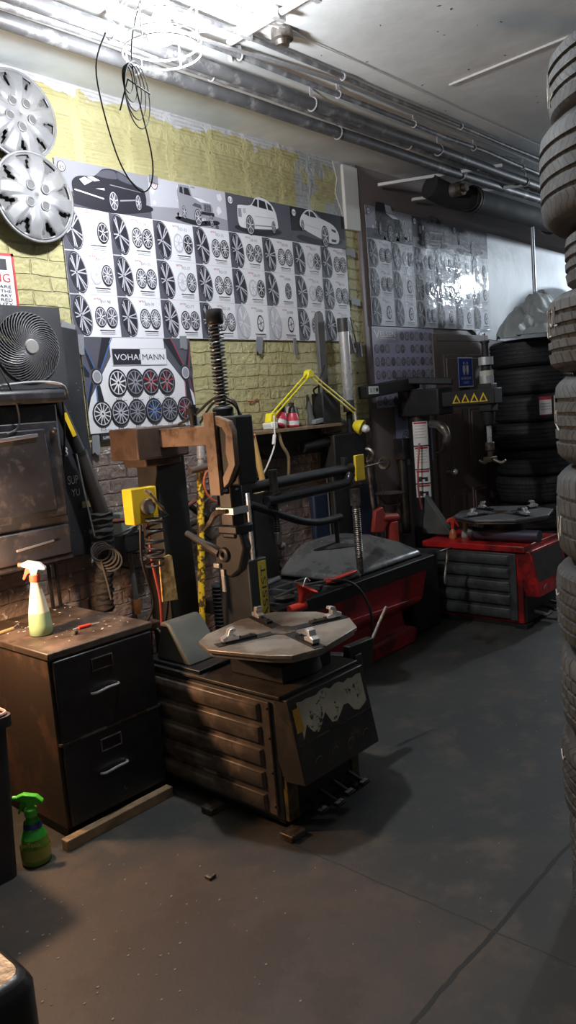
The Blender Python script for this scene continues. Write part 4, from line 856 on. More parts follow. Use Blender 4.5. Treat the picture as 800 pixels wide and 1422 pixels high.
# helper: regulator group on the post
t2 = thing('air_regulator', 'yellow air regulator box with round gauge mounted left of the changer post', 'air regulator', (2.06, 2.80, 1.17))
b = MB(); b.box(2.01, 2.15, 2.79, 2.86, 1.175, 1.335); b.build('yellow_housing', yel, t2, bevel=.005)
MB().box(2.14, 2.21, 2.86, 2.88, 1.22, 1.28).build('mount_bracket', blackm, t2)
b = MB(); b.lathe([(.030, 0), (.036, .004), (.036, .022), (.032, .026), (.030, .020), (.002, .020)], (2.085, 2.79, 1.25), (0, -1, 0), n=28); g = b.build('gauge', steel, t2)
MB().lathe([(.029, .021), (.002, .0215)], (2.085, 2.79, 1.25), (0, -1, 0), n=24).build('gauge_face', mk('gauge_glass_grey', (.30, .30, .30), .15), g)
b = MB(); b.tube([(2.06, 2.755, 1.325), (2.085, 2.745, 1.30), (2.11, 2.745, 1.265), (2.15, 2.755, 1.225)], [.009, .013, .008, .012, .007, .011, .006], n=10, smooth=3); b.build('hose_coupling', mk('brass_dull', (.30, .24, .14), .4, .6), t2)
b = MB(); pts = []
for k in range(9 * 14):
    a = 2 * pi * k / 14; pts.append((2.10 + .042 * cos(a) - .0002 * k, 2.76 + .035 * sin(a), 1.19 - .0016 * k + .012 * sin(k * .2)))
b.tube([(2.15, 2.755, 1.225), (2.17, 2.75, 1.2)] + pts, .0055, n=6); tag(b.build('coiled_air_hose', plast), 'black coiled air hose hanging below the yellow regulator box', 'hose')
tag(MB().prism([(2.125, .80), (2.215, .79), (2.205, 1.0), (2.19, 1.01), (2.13, 1.0)], 'y', 2.795, 2.803).build('yellowed_tag', mk('yellowed_card', (.80, .52, .22), .6, var=.3, dirt=(.45, .24, .08), damt=.4, dscale=25), bevel=.002), 'yellowed scribbled card hanging below the coiled hose', 'card')
b = MB(); b.tube([(2.09, 2.80, 1.17), (2.10, 2.81, 1.0), (2.13, 2.82, .82), (2.14, 2.84, .68)], .007, smooth=6); tag(b.build('red_air_hose', mk('hose_red', (.35, .06, .05), .5)), 'thin red air hose running down beside the yellowed card', 'hose')
b = MB(); b.tube([(2.05, 2.80, 1.17), (2.06, 2.83, 1.0), (2.12, 2.86, .80), (2.10, 2.9, .70)], .006, smooth=6); tag(b.build('dark_air_hose', plast), 'dark hose curving behind the red hose left of the post', 'hose')
t2 = thing('junction_box', 'grey green electrical junction box on a thin conduit against the brick', 'junction box', (2.38, 3.42, .62))
MB().box(2.34, 2.44, 3.36, WY, 1.03, 1.16).build('box', mk('box_greygreen', (.20, .23, .20), .5, dirt=(.1, .1, .09), damt=.4), t2, bevel=.005)
MB().box(2.33, 2.47, 3.33, 3.44, .95, 1.05).build('black_switch', plast, t2, bevel=.01)
MB().cyl((2.40, 3.40, .96), (2.41, 3.40, .68), .014).build('conduit', mk('conduit_grey', (.20, .20, .20), .45, .5), t2)
MB().cyl((2.41, 3.40, .68), (2.41, 3.40, .60), .018).build('orange_bushing', mk('bushing_orange', (.5, .2, .06), .5), t2)
t2 = thing('air_filter', 'rusty cylindrical air filter unit behind the front tire changer top', 'air filter', (2.12, 2.92, .44))
b = MB(); b.lathe([(.028, .45), (.034, .47), (.034, .60), (.038, .61), (.038, .64), (.03, .66)], (2.10, 2.93, 0), n=20); b.build('filter_bowl', rust, t2)
MB().box(2.03, 2.19, 2.90, 2.965, .645, .685).build('filter_head', rust, t2, bevel=.006)
MB().cyl((2.01, 2.93, .665), (1.93, 3.0, .67), .022).build('rag_wrapped_pipe', mk('tan_rag', (.38, .24, .16), .8, bump=.004), t2)
b = MB(); b.tube([(2.14, 2.88, .66), (2.16, 2.86, .60), (2.12, 2.85, .52), (2.17, 2.84, .57)], .006, smooth=5); b.build('silver_tube', chrome, t2)
for i, (pts, lb) in enumerate((([(2.2, 3.4, 1.02), (2.5, 3.42, .92), (2.8, 3.40, 1.0), (2.95, 3.42, 1.02)], 'black cable sagging across the brick behind the changer post, upper one'), ([(2.2, 3.41, .93), (2.5, 3.42, .84), (2.85, 3.40, .96), (3.0, 3.42, .9)], 'black cable sagging across the brick behind the changer post, lower one'), ([(2.15, 3.38, 1.08), (2.3, 3.34, 1.06), (2.5, 3.36, 1.10), (2.9, 3.4, 1.12), (3.1, 3.4, 1.2)], 'grey cable crossing the brick at regulator height'))):
    b = MB(); b.tube(pts, .006, n=6, smooth=6); tag(b.build('wall_cable', plast if i < 2 else mk('cable_pale', (.35, .35, .34), .5)), lb, 'cable')
# worn yellow pipe with hoses
t2 = thing('yellow_pipe', 'chipped yellow pipe standing against the brick right of the black post', 'pipe', (2.69, 3.27, .4))
MB().cyl((2.69, 3.27, .0), (2.82, 3.25, 1.33), .021).build('pipe', yelw, t2)
b = MB(); b.cyl((2.82, 3.25, 1.33), (2.835, 3.25, 1.40), .018); b.cyl((2.835, 3.25, 1.40), (2.845, 3.25, 1.52), .024, .020); b.build('silver_fitting', chrome, t2)
MB().cyl((2.72, 3.22, 1.34), (2.94, 3.22, 1.36), .018).build('cross_handle', mk('handle_brown', (.12, .08, .06), .5), t2)
b = MB(); pts = [(2.80 + .05 * cos(a * .8) + .012 * a, 3.20, 1.31 - .018 * a + .05 * sin(a * .8)) for a in [k * .35 for k in range(40)]]; b.tube(pts[:34], .006, n=6); tag(b.build('orange_air_hose', orange), 'orange coiled air hose on the top of the yellow pipe', 'hose')
b = MB(); b.tube([(2.2, 3.30, 1.14), (2.6, 3.30, 1.12), (2.8, 3.28, 1.17), (3.0, 3.3, 1.24), (3.05, 3.3, 1.32)], .012, n=8, smooth=6); tag(b.build('rust_red_hose', mk('rust_hose', (.16, .05, .035), .6)), 'rust red hose crossing behind the yellow pipe', 'hose')
tag(MB().bar((2.62, 3.35, 1.30), (2.95, 3.37, 1.02), .03, .03).build('pry_bar', blackm, bevel=.006), 'black bar leaning diagonally behind the yellow pipe', 'bar')
tag(MB().cyl((3.20, 3.2, 1.50), (3.28, 3.22, 1.20), .020, .018).build('wooden_rod', mk('pale_yellow_wood', (.62, .42, .14), .55)), 'pale yellow wooden rod hanging under the left shelf end', 'rod')
# ------------------------------------------------------------------ bead assist tower
t = thing('assist_tower', 'black bead assist tower lettered ASSIST behind the front turntable', 'bead assist tower', (2.57, 2.68, 0))
cg = mk('assist_grey', (.032, .034, .036), .45, var=.2)
b = MB(); b.box(2.50, 2.625, 2.60, 2.82, .0, .93); b.build('column_cover', cg, t, bevel=.006)
b = MB(); b.loft([[(2.50 + .0 * k, 2.62 + .26 * j, z) for j, k in ((0, 0), (1, 0), (1, 1), (0, 1))] for z in (.1, .9)]) if False else None
b = MB()
for k in range(14): b.torus((2.54, 2.86, .52 + .02 * k), .035, .012, n=18, k=6)
b.build('ribbed_bellows', rubber, t)
b = MB(); b.box(2.560, 2.612, 2.5955, 2.5995, .58, .915); lb = b.build('yellow_band', mk('band_yellow', (.60, .46, .06), .5), t)
b = MB(); b.text('ASSIST', (2.604, 2.5935, .625), .047, xd=(0, 0, 1), yd=(-1, 0, 0), width=.27); b.build('band_lettering', ink, lb, smooth=0)
b = MB(); b.box(2.50, 2.60, 2.63, 2.78, .93, 1.38); b.build('inner_column', black, t, bevel=.006)
b = MB(); b.cyl((2.545, 2.61, .93), (2.545, 2.61, 1.25), .011); b.build('guide_rod', chrome, t)
b = MB(); b.box(2.52, 2.60, 2.62, 2.70, 1.385, 1.405); b.lathe([(.012, 0), (.022, .008), (.022, .022)], (2.57, 2.66, 1.405)); b.build('yellow_knob', mk('yellow_green_plastic', (.62, .60, .05), .4), t, bevel=.003)
b = MB(); b.cyl((2.60, 2.66, 1.265), (3.43, 2.66, 1.275), .028); b.cyl((3.36, 2.66, 1.20), (3.36, 2.66, 1.34), .018); u_ = b.build('upper_arm', black, t)
b = MB(); b.tube([(2.68, 2.62, 1.19), (3.25, 2.62, 1.20), (3.33, 2.62, 1.21), (3.36, 2.62, 1.25)], .027, n=16, smooth=4); b.build('middle_arm', mk('gloss_black', (.025, .025, .028), .2, .3), t)
b = MB(); b.tube([(2.58, 2.64, 1.19), (2.75, 2.62, 1.12), (2.9, 2.6, 1.06), (3.05, 2.6, 1.03), (3.22, 2.6, 1.03)], .020, n=14, smooth=5); b.cyl((3.18, 2.6, 1.03), (3.18, 2.6, .88), .012); b.build('lower_arm', black, t)
b = MB(); b.lathe([(.01, .033), (.03, .028), (.11, .011), (.125, .006), (.11, .001), (.01, 0)], (3.17, 2.61, .865), (.08, .13, 1), n=32); b.build('press_disc', black, t)
b = MB(); b.cyl((2.74, 2.62, 1.34), (2.74, 2.62, 1.23), .022); b.cyl((2.74, 2.62, 1.2), (2.74, 2.62, 1.03), .014)
for k in range(14): b.torus((2.74, 2.62, 1.04 + .012 * k), .014, .0035, n=16, k=5)
b.build('threaded_rod', blackm, t)
b = MB(); b.box(2.725, 2.755, 2.605, 2.635, .965, 1.03); b.sph((2.76, 2.62, .955), .022); b.build('roller_head', steel, t, bevel=.004)
b = MB(); b.box(3.42, 3.50, 2.625, 2.64, 1.20, 1.345); b.build('yellow_guard', yel, t, bevel=.003)
b = MB(); b.cyl((3.44, 2.63, 1.27), (3.72, 2.66, 1.275), .006); b.torus((3.74, 2.66, 1.27), .03, .010, (1, .3, 0), n=16, k=6); b.build('tip_rod', steel, t)
b = MB(); b.tube([(2.62, 2.70, 1.25), (2.7, 2.72, 1.225), (2.78, 2.71, 1.235)], .012, smooth=4); b.build('pale_hose', mk('pale_hose', (.45, .38, .22), .5), t)
tag(MB().box(3.27, 3.53, 3.39, 3.44, 0, 1.22).build('steel_sheet', black, bevel=.004), 'tall black panel on the brick behind the assist arms', 'metal sheet')
# bead breaker arm right of the changer
t = thing('bead_breaker_arm', 'black bead breaker arm with thin lever at the right of the front changer', 'bead breaker', (2.62, 2.2, 0))
b = MB(); b.bar((2.575, 2.57, .44), (2.60, 2.05, .50), .05, .06); b.box(2.555, 2.60, 2.54, 2.585, 0, .46); b.build('arm', black, t, bevel=.006)
b = MB(); b.prism([(2.54, .44), (2.70, .44), (2.73, .57), (2.55, .575)], 'y', 2.06, 2.10); b.build('blade_plate', blackm, t, bevel=.004)
MB().tube([(2.74, 2.12, .48), (2.84, 2.11, .60), (2.89, 2.105, .655), (2.895, 2.10, .668)], .007, n=8).build('lever', mk('lever_pinkish_grey', (.30, .25, .23), .45), t)
# ------------------------------------------------------------------ red wheel balancer
t = thing('wheel_balancer', 'dark red wheel balancer with black tray top in the middle', 'wheel balancer', (3.6, 3.0, 0))
def lr(x0, x1, y0, y1, z): return [(x0, y0, z), (x1, y0, z), (x1, y1, z), (x0, y1, z)]
b = MB(); b.loft([lr(2.98, 4.28, 2.86, 3.28, 0), lr(2.98, 4.28, 2.86, 3.28, .10), lr(3.0, 4.20, 2.90, 3.28, .13), lr(2.98, 4.16, 2.89, 3.28, .24), lr(2.88, 4.26, 2.79, 3.29, .30), lr(2.86, 4.28, 2.75, 3.29, .52)]); b.build('red_body', mk('balancer_red', (.42, .018, .022), .4, var=.2, dirt=(.14, .012, .014), damt=.35, dscale=4), t, bevel=.012)
b = MB(); b.prism([(2.90, .34), (4.18, .34), (4.18, .345), (2.90, .40)], 'y', 2.755, 2.79); b.build('pressed_crease', mk('balancer_red', (.2, .01, .014)), t, bevel=.006)
b = MB(); b.loft([lr(2.80, 4.32, 2.735, 3.30, .515), lr(2.79, 4.33, 2.72, 3.30, .60), lr(2.84, 4.28, 2.77, 3.29, .605), lr(2.86, 4.26, 2.79, 3.28, .58)], cap=True); b.build('tray_top', plast, t, bevel=.008)
b = MB()
for x in (2.86, 3.10, 3.28, 3.58): b.box(x, x + .02, 2.78, 3.28, .58, .615)
b.box(2.86, 3.6, 3.05, 3.07, .58, .615); b.build('tray_divider', mk('tray_grey', (.055, .055, .055), .5), t, bevel=.004)
hd = mk('scuffed_grey_hood', (.10, .105, .108), .28, .2, var=.2, dirt=(.20, .19, .18), damt=.36, dscale=4, sharp=.3)
b = MB(); b.loft([lr(3.42, 4.28, 2.78, 3.29, .60), lr(3.43, 4.27, 2.79, 3.285, .635), lr(3.56, 4.20, 2.90, 3.32, .70), lr(3.66, 4.02, 3.0, 3.28, .775), lr(3.70, 3.98, 3.05, 3.25, .78)]); b.build('hood', hd, t, bevel=.02, seg=3)
b = MB(); b.bar((3.29, 2.79, .635), (3.56, 2.79, .645), .03, .015); b.build('red_worn_edge', redp, t, bevel=.004)
b = MB(); b.cyl((3.62, 2.80, .62), (3.62, 2.80, 1.08), .021); b.box(3.598, 3.642, 2.778, 2.822, 1.03, 1.13)
for k in range(26): b.torus((3.62, 2.80, .72 + .0115 * k), .021, .0045, n=16, k=5)
b.build('threaded_spindle', steel, t)
MB().box(4.36, 4.70, 2.92, 3.30, 0, .56).build('side_guard', black, t, bevel=.03)
b = MB(); b.tube([(4.50, 2.74, .60), (4.50, 2.73, .56), (4.44, 2.72, .42), (4.44, 2.72, .38)], .010, n=8, smooth=4); b.cyl((4.42, 2.74, .60), (4.58, 2.74, .60), .008); b.build('handle_bar', steel, t)
b = MB(); b.cyl((4.40, 3.10, .56), (4.40, 3.10, .80), .045); b.cyl((4.24, 3.12, .84), (4.44, 3.08, .82), .032); b.prism([(4.16, .76), (4.26, .74), (4.34, .80), (4.28, .92), (4.20, .90)], 'y', 3.08, 3.11); b.build('red_bracket', mk('bracket_red', (.30, .03, .02), .45), t, bevel=.006)
b = MB(); b.tube([(2.98, 2.9, .61), (3.2, 2.86, .635), (3.4, 2.72, .62), (3.5, 2.66, .45), (3.5, 2.66, .22), (3.4, 2.7, .05)], .008, n=8, smooth=8); tag(b.build('black_hose', mk('hose_dark_grey', (.05, .045, .045), .5)), 'dark hose looping over the front of the red balancer', 'hose')
tag(MB().lathe([(.001, .002), (.055, 0), (.06, .006), (.05, .010), (.001, .010)], (3.02, 2.88, .60), n=24).build('can_lid', steel), 'round metal lid lying in the balancer tray', 'lid')
t2 = thing('air_gun', 'grey air tool lying on the left of the balancer tray', 'air tool', (2.98, 3.08, .61))
b = MB(); b.cyl((2.86, 3.02, .645), (3.22, 3.10, .645), .020, .015); b.build('barrel', mk('tool_grey', (.12, .12, .125), .4), t2)
b = MB(); b.cyl((2.92, 3.035, .645), (2.98, 3.05, .645), .027); b.build('grip_ring', steel, t2)
MB().cyl((2.83, 3.01, .645), (2.87, 3.02, .645), .010, .014).build('tip', chrome, t2)
b = MB()
random.seed(5)
for k in range(10): b.box(3.42 + random.uniform(-.06, .06), 3.45 + random.uniform(-.04, .06), 2.86 + random.uniform(-.03, .03), 2.89 + random.uniform(-.02, .03), .60, .61 + random.random() * .015)
o = tag(b.build('wheel_weights', redp), 'small red scraps in the balancer tray compartment', 'wheel weights'); o['kind'] = 'stuff'
t2 = thing('red_funnel', 'bright red plastic funnel on a stand behind the front turntable', 'funnel', (2.82, 2.66, .40))
b = MB(); b.lathe([(.016, .0), (.024, .07), (.060, .12), (.064, .125), (.058, .12), (.020, .07), (.012, .0)], (2.86, 2.64, .60), (.35, -.25, .8), n=24, cap=False); b.build('funnel_cone', redp, t2)
b = MB(); b.cyl((2.80, 2.64, .61), (2.90, 2.62, .62), .024); b.cyl((2.85, 2.64, .61), (2.85, 2.64, .42), .03); b.build('funnel_body', redp, t2)
b = MB(); b.tube([(2.86, 2.6, .70), (2.90, 2.6, .76), (2.93, 2.6, .74)], .003, smooth=4); b.build('wire_hook', chrome, t2)
# things behind the balancer
tag(MB().box(3.92, 4.66, 3.385, 3.43, .60, 1.04).build('blue_panel', mk('dark_navy_panel', (.012, .022, .05), .5), bevel=.01), 'dark navy panel leaning on the wall behind the balancer', 'panel')
t2 = thing('cone_rack', 'metal rod rack holding balancing cones behind the red balancer', 'cone rack', (4.42, 3.22, .56))
b = MB(); b.cyl((4.39, 3.22, .56), (4.33, 3.22, 1.26), .014); b.cyl((4.46, 3.22, .56), (4.42, 3.22, .98), .009); b.cyl((4.52, 3.2, .56), (4.46, 3.2, 1.05), .008); b.build('rods', steel, t2)
for x, z, r in ((4.50, .98, .11), (4.50, .90, .075), (4.40, .84, .07)):
    MB().lathe([(r * .35, -.07), (r * .5, -.055), (r * .92, 0), (r, .006), (r * .9, .008), (r * .3, -.04)], (x, 3.17, z), n=28).build('cone', mk('cone_steel', (.11, .10, .095), .4, .6), t2)
MB().torus((4.33, 3.22, 1.27), .045, .016, (1, .3, 0), n=20, k=8).build('ring_nut', steel, t2)
t = thing('cylinder_column', 'tall assist column with polished chrome cylinder, against the yellow brick', 'assist column', (4.15, 3.32, 0))
b = MB(); b.prism([(4.05, 0), (4.12, 0), (4.12, 2.22), (4.11, 2.25), (4.085, 2.265), (4.06, 2.25), (4.05, 2.22)], 'y', 3.345, 3.375); b.build('grey_rail', mk('rail_grey', (.10, .10, .105), .45), t, bevel=.004)
b = MB(); b.cyl((4.24, 3.28, 1.66), (4.24, 3.28, 2.12), .036, n=28); b.build('chrome_cylinder', chrome, t)
b = MB(); b.cyl((4.24, 3.28, 2.12), (4.24, 3.28, 2.21), .040, n=28); b.cyl((4.24, 3.28, 1.58), (4.24, 3.28, 1.66), .038, n=28); b.build('end_caps', mk('cap_dark', (.05, .05, .05), .4), t)
b = MB(); b.cyl((4.24, 3.28, 1.25), (4.24, 3.28, 1.58), .022, n=20); b.box(3.92, 4.10, 3.24, 3.34, 1.45, 1.72); b.box(3.98, 4.34, 3.22, 3.36, 1.22, 1.44); b.build('clamp_block', black, t, bevel=.008)
b = MB(); b.box(4.05, 4.22, 3.31, 3.37, 0, 1.25); b.build('base_column', black, t, bevel=.01)
b = MB(); b.cyl((3.72, 3.28, 1.38), (4.0, 3.28, 1.40), .035); b.build('side_roller', black, t)
b = MB(); b.tube([(4.04, 3.3, 1.90), (3.97, 3.3, 1.80), (3.95, 3.3, 1.70), (3.88, 3.28, 1.74), (3.95, 3.26, 1.77), (4.05, 3.26, 1.74)], .006, smooth=6); b.build('air_hose', plast, t)
t2 = thing('hanging_air_gun', 'small grey air fitting hanging beside the chrome cylinder', 'air fitting', (4.50, 3.38, 1.98))
b = MB(); b.cyl((4.42, 3.38, 2.11), (4.46, 3.38, 1.99), .020); b.cyl((4.52, 3.38, 2.06), (4.53, 3.38, 1.96), .028); b.bar((4.44, 3.38, 2.0), (4.55, 3.38, 2.02), .03, .03); b.build('fitting_body', tape, t2)
MB().tube([(4.47, 3.39, 2.24), (4.50, 3.39, 2.14), (4.51, 3.38, 2.05)], .004).build('wire', plast, t2)
# ------------------------------------------------------------------ shelf
t = thing('wall_shelf', 'narrow wooden wall shelf holding red bottles and air tools', 'shelf', (3.7, 3.35, 1.3))
MB().box(3.20, 4.05, 3.20, WY, 1.495, 1.515).build('board', wood, t, bevel=.002)
b = MB(); b.prism([(3.25, 1.493), (4.05, 1.493), (4.05, 1.33), (3.52, 1.33), (3.46, 1.36)], 'y', 3.32, WY); b.build('underside_box', black, t, bevel=.006)
MB().sph((3.19, 3.19, 1.495), .016).build('red_knob', redp, t)
b = MB(); b.tube([(3.45, 3.22, 1.50), (3.47, 3.22, 1.42), (3.52, 3.22, 1.34), (3.54, 3.25, 1.22)], .010, smooth=5); tag(b.build('tan_strap', mk('tan_strap', (.25, .19, .10), .6)), 'tan strap hanging from the front edge of the wall shelf', 'strap')
SZ = 1.516
for i, (x, y, lean, lb) in enumerate(((3.51, 3.27, .40, 'red bottle with dark cap tilted over on the wall shelf'), (3.64, 3.27, .05, 'red bottle with dark cap standing upright on the wall shelf'))):
    t2 = thing('red_bottle', lb, 'bottle', (x, y, SZ), 'red bottles on the wall shelf')
    X = Matrix.Translation((x, y, SZ + (.014 if i == 0 else 0))) @ Matrix.Rotation(lean, 4, 'Y')
    b = MB(); b.X = X; b.lathe([(.036, 0), (.041, .006), (.041, .060), (.030, .088), (.018, .094)], n=24); b.build('bottle_body', mk('bottle_pinkred', (.55, .05, .08), .35), t2)
    b = MB(); b.X = X; b.lathe([(.020, .09), (.027, .092), (.024, .120), (.012, .134)], n=20); b.build('cap', plast, t2)
    b = MB(); b.X = X; b.lathe([(.0415, .014), (.0418, .040)], n=24, cap=False); b.build('white_label', white, t2)
t2 = thing('silver_can', 'silver metal can with cap behind the red bottles', 'can', (3.74, 3.36, SZ))
MB().lathe([(.040, 0), (.042, .004), (.042, .115), (.036, .128), (.018, .134)], (3.74, 3.36, SZ), n=26).build('can_body', chrome, t2); MB().lathe([(.017, .134), (.019, .152), (.012, .156)], (3.74, 3.36, SZ), n=20).build('can_cap', plast, t2)
MB().lathe([(.0425, .03), (.0427, .09)], (3.74, 3.36, SZ), n=26, cap=False).build('can_label', mk('can_label', (.35, .12, .12), .5), t2)
t2 = thing('die_grinder', 'grey upright air tool standing on the shelf beside the silver can', 'air tool', (3.86, 3.30, SZ))
MB().lathe([(.022, 0), (.026, .01), (.026, .04), (.018, .07), (.022, .12), (.014, .15), (.009, .2)], (3.86, 3.30, SZ), (-.12, 0, 1), n=20).build('tool_body', mk('tool_green_grey', (.12, .13, .12), .4), t2)
MB().bar((3.84, 3.27, SZ + .018), (3.96, 3.27, SZ + .03), .04, .03).build('tool_foot', tape, t2, bevel=.006)
t2 = thing('spray_gun', 'silver canister spray gun at the right end of the wall shelf', 'spray gun', (3.98, 3.30, SZ))
MB().lathe([(.024, 0), (.026, .01), (.026, .10), (.020, .115), (.024, .12), (.024, .135)], (3.98, 3.30, SZ), n=22).build('canister', chrome, t2); b = MB(); b.bar((3.92, 3.3, SZ + .15), (4.02, 3.3, SZ + .155), .018, .018); b.cyl((3.98, 3.3, SZ + .13), (3.98, 3.3, SZ + .17), .010); b.build('gun_head', blackm, t2, bevel=.003)
# yellow lamp
t = thing('arm_lamp', 'yellow folding arm work lamp clamped on the wall shelf', 'desk lamp', (3.40, 3.24, SZ))
ly = mk('lamp_yellow', (.78, .68, .03), .35)
A = Vector((3.40, 3.235, 1.585)); B_ = Vector((3.79, 3.23, 1.845)); C_ = Vector((4.20, 3.20, 1.58))
for k, (p, q) in enumerate(((A, B_), (B_, C_))):
    n_ = (q - p).normalized(); s_ = Vector((-n_.z, 0, n_.x)) * .013
    b = MB()
    for sg_ in (-1, 1): b.tube([p + s_ * sg_, q + s_ * sg_], .0055, n=8)
    b.tube([p + Vector((0, .02, 0)), q + Vector((0, .02, 0))], .005, n=8); b.build('lamp_arm', ly, t)
b = MB(); b.prism([(B_.x - .03, B_.z - .03), (B_.x - .02, B_.z + .015), (B_.x + .01, B_.z + .028), (B_.x + .04, B_.z - .02)], 'y', 3.215, 3.26); b.build('elbow', ly, t, bevel=.004)
b = MB(); b.prism([(A.x - .025, A.z - .025), (A.x - .01, A.z + .03), (A.x + .03, A.z + .03), (A.x + .03, A.z - .03)], 'y', 3.21, 3.26); b.build('lower_joint', ly, t, bevel=.004)
MB().box(3.375, 3.43, 3.20, 3.28, 1.517, 1.562).build('white_clamp', whitep, t, bevel=.008)
HC = Vector((4.21, 3.17, 1.475)); hx = Vector((.25, -.75, -.35)).normalized()
b = MB(); b.lathe([(.022, -.05), (.040, -.03), (.050, .0), (.053, .015), (.047, .012), (.036, -.022), (.018, -.03)], HC, hx, n=28); b.build('lamp_shade', ly, t)
MB().cyl(C_, HC - hx * .03, .009).build('neck', chrome, t)
b = MB(); b.lathe([(.016, -.03), (.018, .0), (.027, .03), (.026, .05), (.012, .066), (.002, .069)], HC, hx, n=20); b.build('bulb', mk('bulb_white', (.8, .8, .8), .25), t)
b = MB(); b.tube([(3.40, 3.20, 1.60), (3.385, 3.19, 1.52), (3.36, 3.18, 1.42), (3.30, 3.2, 1.30), (3.26, 3.25, 1.2)], .005, n=6, smooth=6); b.cyl((3.375, 3.185, 1.485), (3.355, 3.18, 1.43), .011); tag(b.build('switch_cord', whitep), 'white cord with inline switch hanging from the yellow lamp', 'cord')
tag(MB().tube([(3.60 + .02 * k, WY - .01, 1.70 + .010 * sin(k * 1.1)) for k in range(-8, -3)], .004).build('red_wire_scrap', mk('wire_scrap_red', (.35, .06, .04), .5)), 'short dark red wire scrap on the yellow brick above the lamp base', 'wire')
# ------------------------------------------------------------------ far red tire changer
t = thing('tire_changer', 'bright red tire changer with grey ribbed panel, at the far end', 'tire changer', (5.1, 2.7, 0))
rd = mk('changer_red', (.50, .018, .018), .35, var=.15, dirt=(.12, .012, .012), damt=.35, dscale=5)
b = MB(); b.box(4.852, 5.36, 2.36, 3.12, .03, .565); b.build('body', rd, t, bevel=.008)
b = MB(); b.box(4.835, 5.37, 2.33, 3.14, .535, .58); b.build('top_plate', rd, t, bevel=.006)
b = MB(); rib_panel(b, 4.838, 2.40, 3.10, .05, .525, 5, .036, .018); b.build('ribbed_side_panel', grey, t, bevel=.004)
b = MB(); b.prism([(2.362, .545), (2.30, .545), (2.235, .235), (2.34, .225), (2.362, .30)], 'x', 4.85, 5.36); con = b.build('console', rd, t, bevel=.006)
b = MB(); f0 = lambda x, f, o=.002: (x, 2.30 - .065 * f - o, .545 - .31 * f); b.poly([f0(4.88, .05), f0(5.33, .05), f0(5.33, .68), f0(4.88, .68)]); b.build('dark_label', mk('console_label_dark', (.05, .045, .04), .4, var=.4, scale=12), con, smooth=0)
b = MB(); b.torus(f0(4.95, .85), .020, .003, (0, -1, -.2), n=20, k=6); b.build('round_badge', mk('badge_grey', (.3, .25, .25), .4), con)
MB().box(4.87, 5.34, 2.345, 2.361, .04, .22).build('pedal_recess', black, t)
for x in (4.98, 5.12, 5.26):
    b = MB(); b.bar((x, 2.36, .10), (x, 2.26, .085), .02, .02); b.bar((x - .03, 2.25, .085), (x + .03, 2.25, .09), .03, .012); b.build('pedal', steel, t, bevel=.002)
b = MB(); b.box(4.83, 4.92, 2.33, 2.42, 0, .03); b.box(4.86, 5.34, 2.4, 3.1, 0, .03); b.build('foot', black, t)
TC = (5.12, 2.62)
b = MB(); b.cyl((TC[0], TC[1], .58), (TC[0], TC[1], .73), .16, .13, n=24); b.build('pedestal', black, t)
turntable(t, TC, .765, .36, None, mk('turntable_dark', (.16, .16, .16), .42, .4, var=.2), rot=radians(-28))
b = MB(); b.cyl((4.95, 2.76, .635), (4.95, 2.27, .635), .042, n=24); b.build('bead_roller', mk('roller_purple_grey', (.11, .10, .14), .3, .5), t)
b = MB(); b.cyl((4.95, 2.80, .635), (4.95, 2.755, .635), .047, n=24); b.build('roller_end', steel, t)
b = MB(); b.cyl((5.09, 3.27, .0), (5.09, 3.27, 1.62), .085, n=28); b.build('tower_post', mk('tower_black', (.016, .016, .018), .4), t)
b = MB(); b.cyl((4.98, 3.37, .60), (4.98, 3.37, 1.22), .035); b.box(4.93, 5.03, 3.32, 3.41, 1.18, 1.34); b.build('side_strut', blackm, t, bevel=.006)
b = MB()
MB().box(4.98, 5.19, 3.02, 3.38, 1.50, 1.70).build('tower_head', black, t, bevel=.012)
b = MB(); b.box(5.03, 5.15, 2.60, 3.06, 1.555, 1.665); arm = b.build('front_arm', black, t, bevel=.006)
for k in range(4):
    yc = 2.90 - k * .072
    b = MB(); b.prism([(yc - .034, 1.575), (yc + .034, 1.575), (yc, 1.64)], 'x', 5.026, 5.0295); w_ = b.build('warning_triangle', yel, arm, smooth=0)
    b = MB(); b.prism([(yc - .020, 1.582), (yc + .018, 1.584), (yc + .006, 1.605), (yc - .004, 1.620)], 'x', 5.0245, 5.026); b.build('pictogram', ink, w_, smooth=0)
b = MB(); b.bar((5.08, 3.28, 1.755), (4.44, 3.30, 1.705), .09, .09); b.bar((5.16, 3.0, 1.74), (4.96, 3.36, 1.78), .16, .05); bk = b.build('back_arm', black, t, bevel=.008)
b = MB(); b.box(4.445, 4.56, 3.250, 3.253, 1.69, 1.745); lb = b.build('arm_plate', white, bk)
b = MB(); b.text('S 7', (4.455, 3.2485, 1.705), .035, width=.06); b.lathe([(.014, 0), (.014, .001)], (4.54, 3.2495, 1.718), (0, -1, 0), n=16); b.build('plate_symbols', ink, lb, smooth=0)
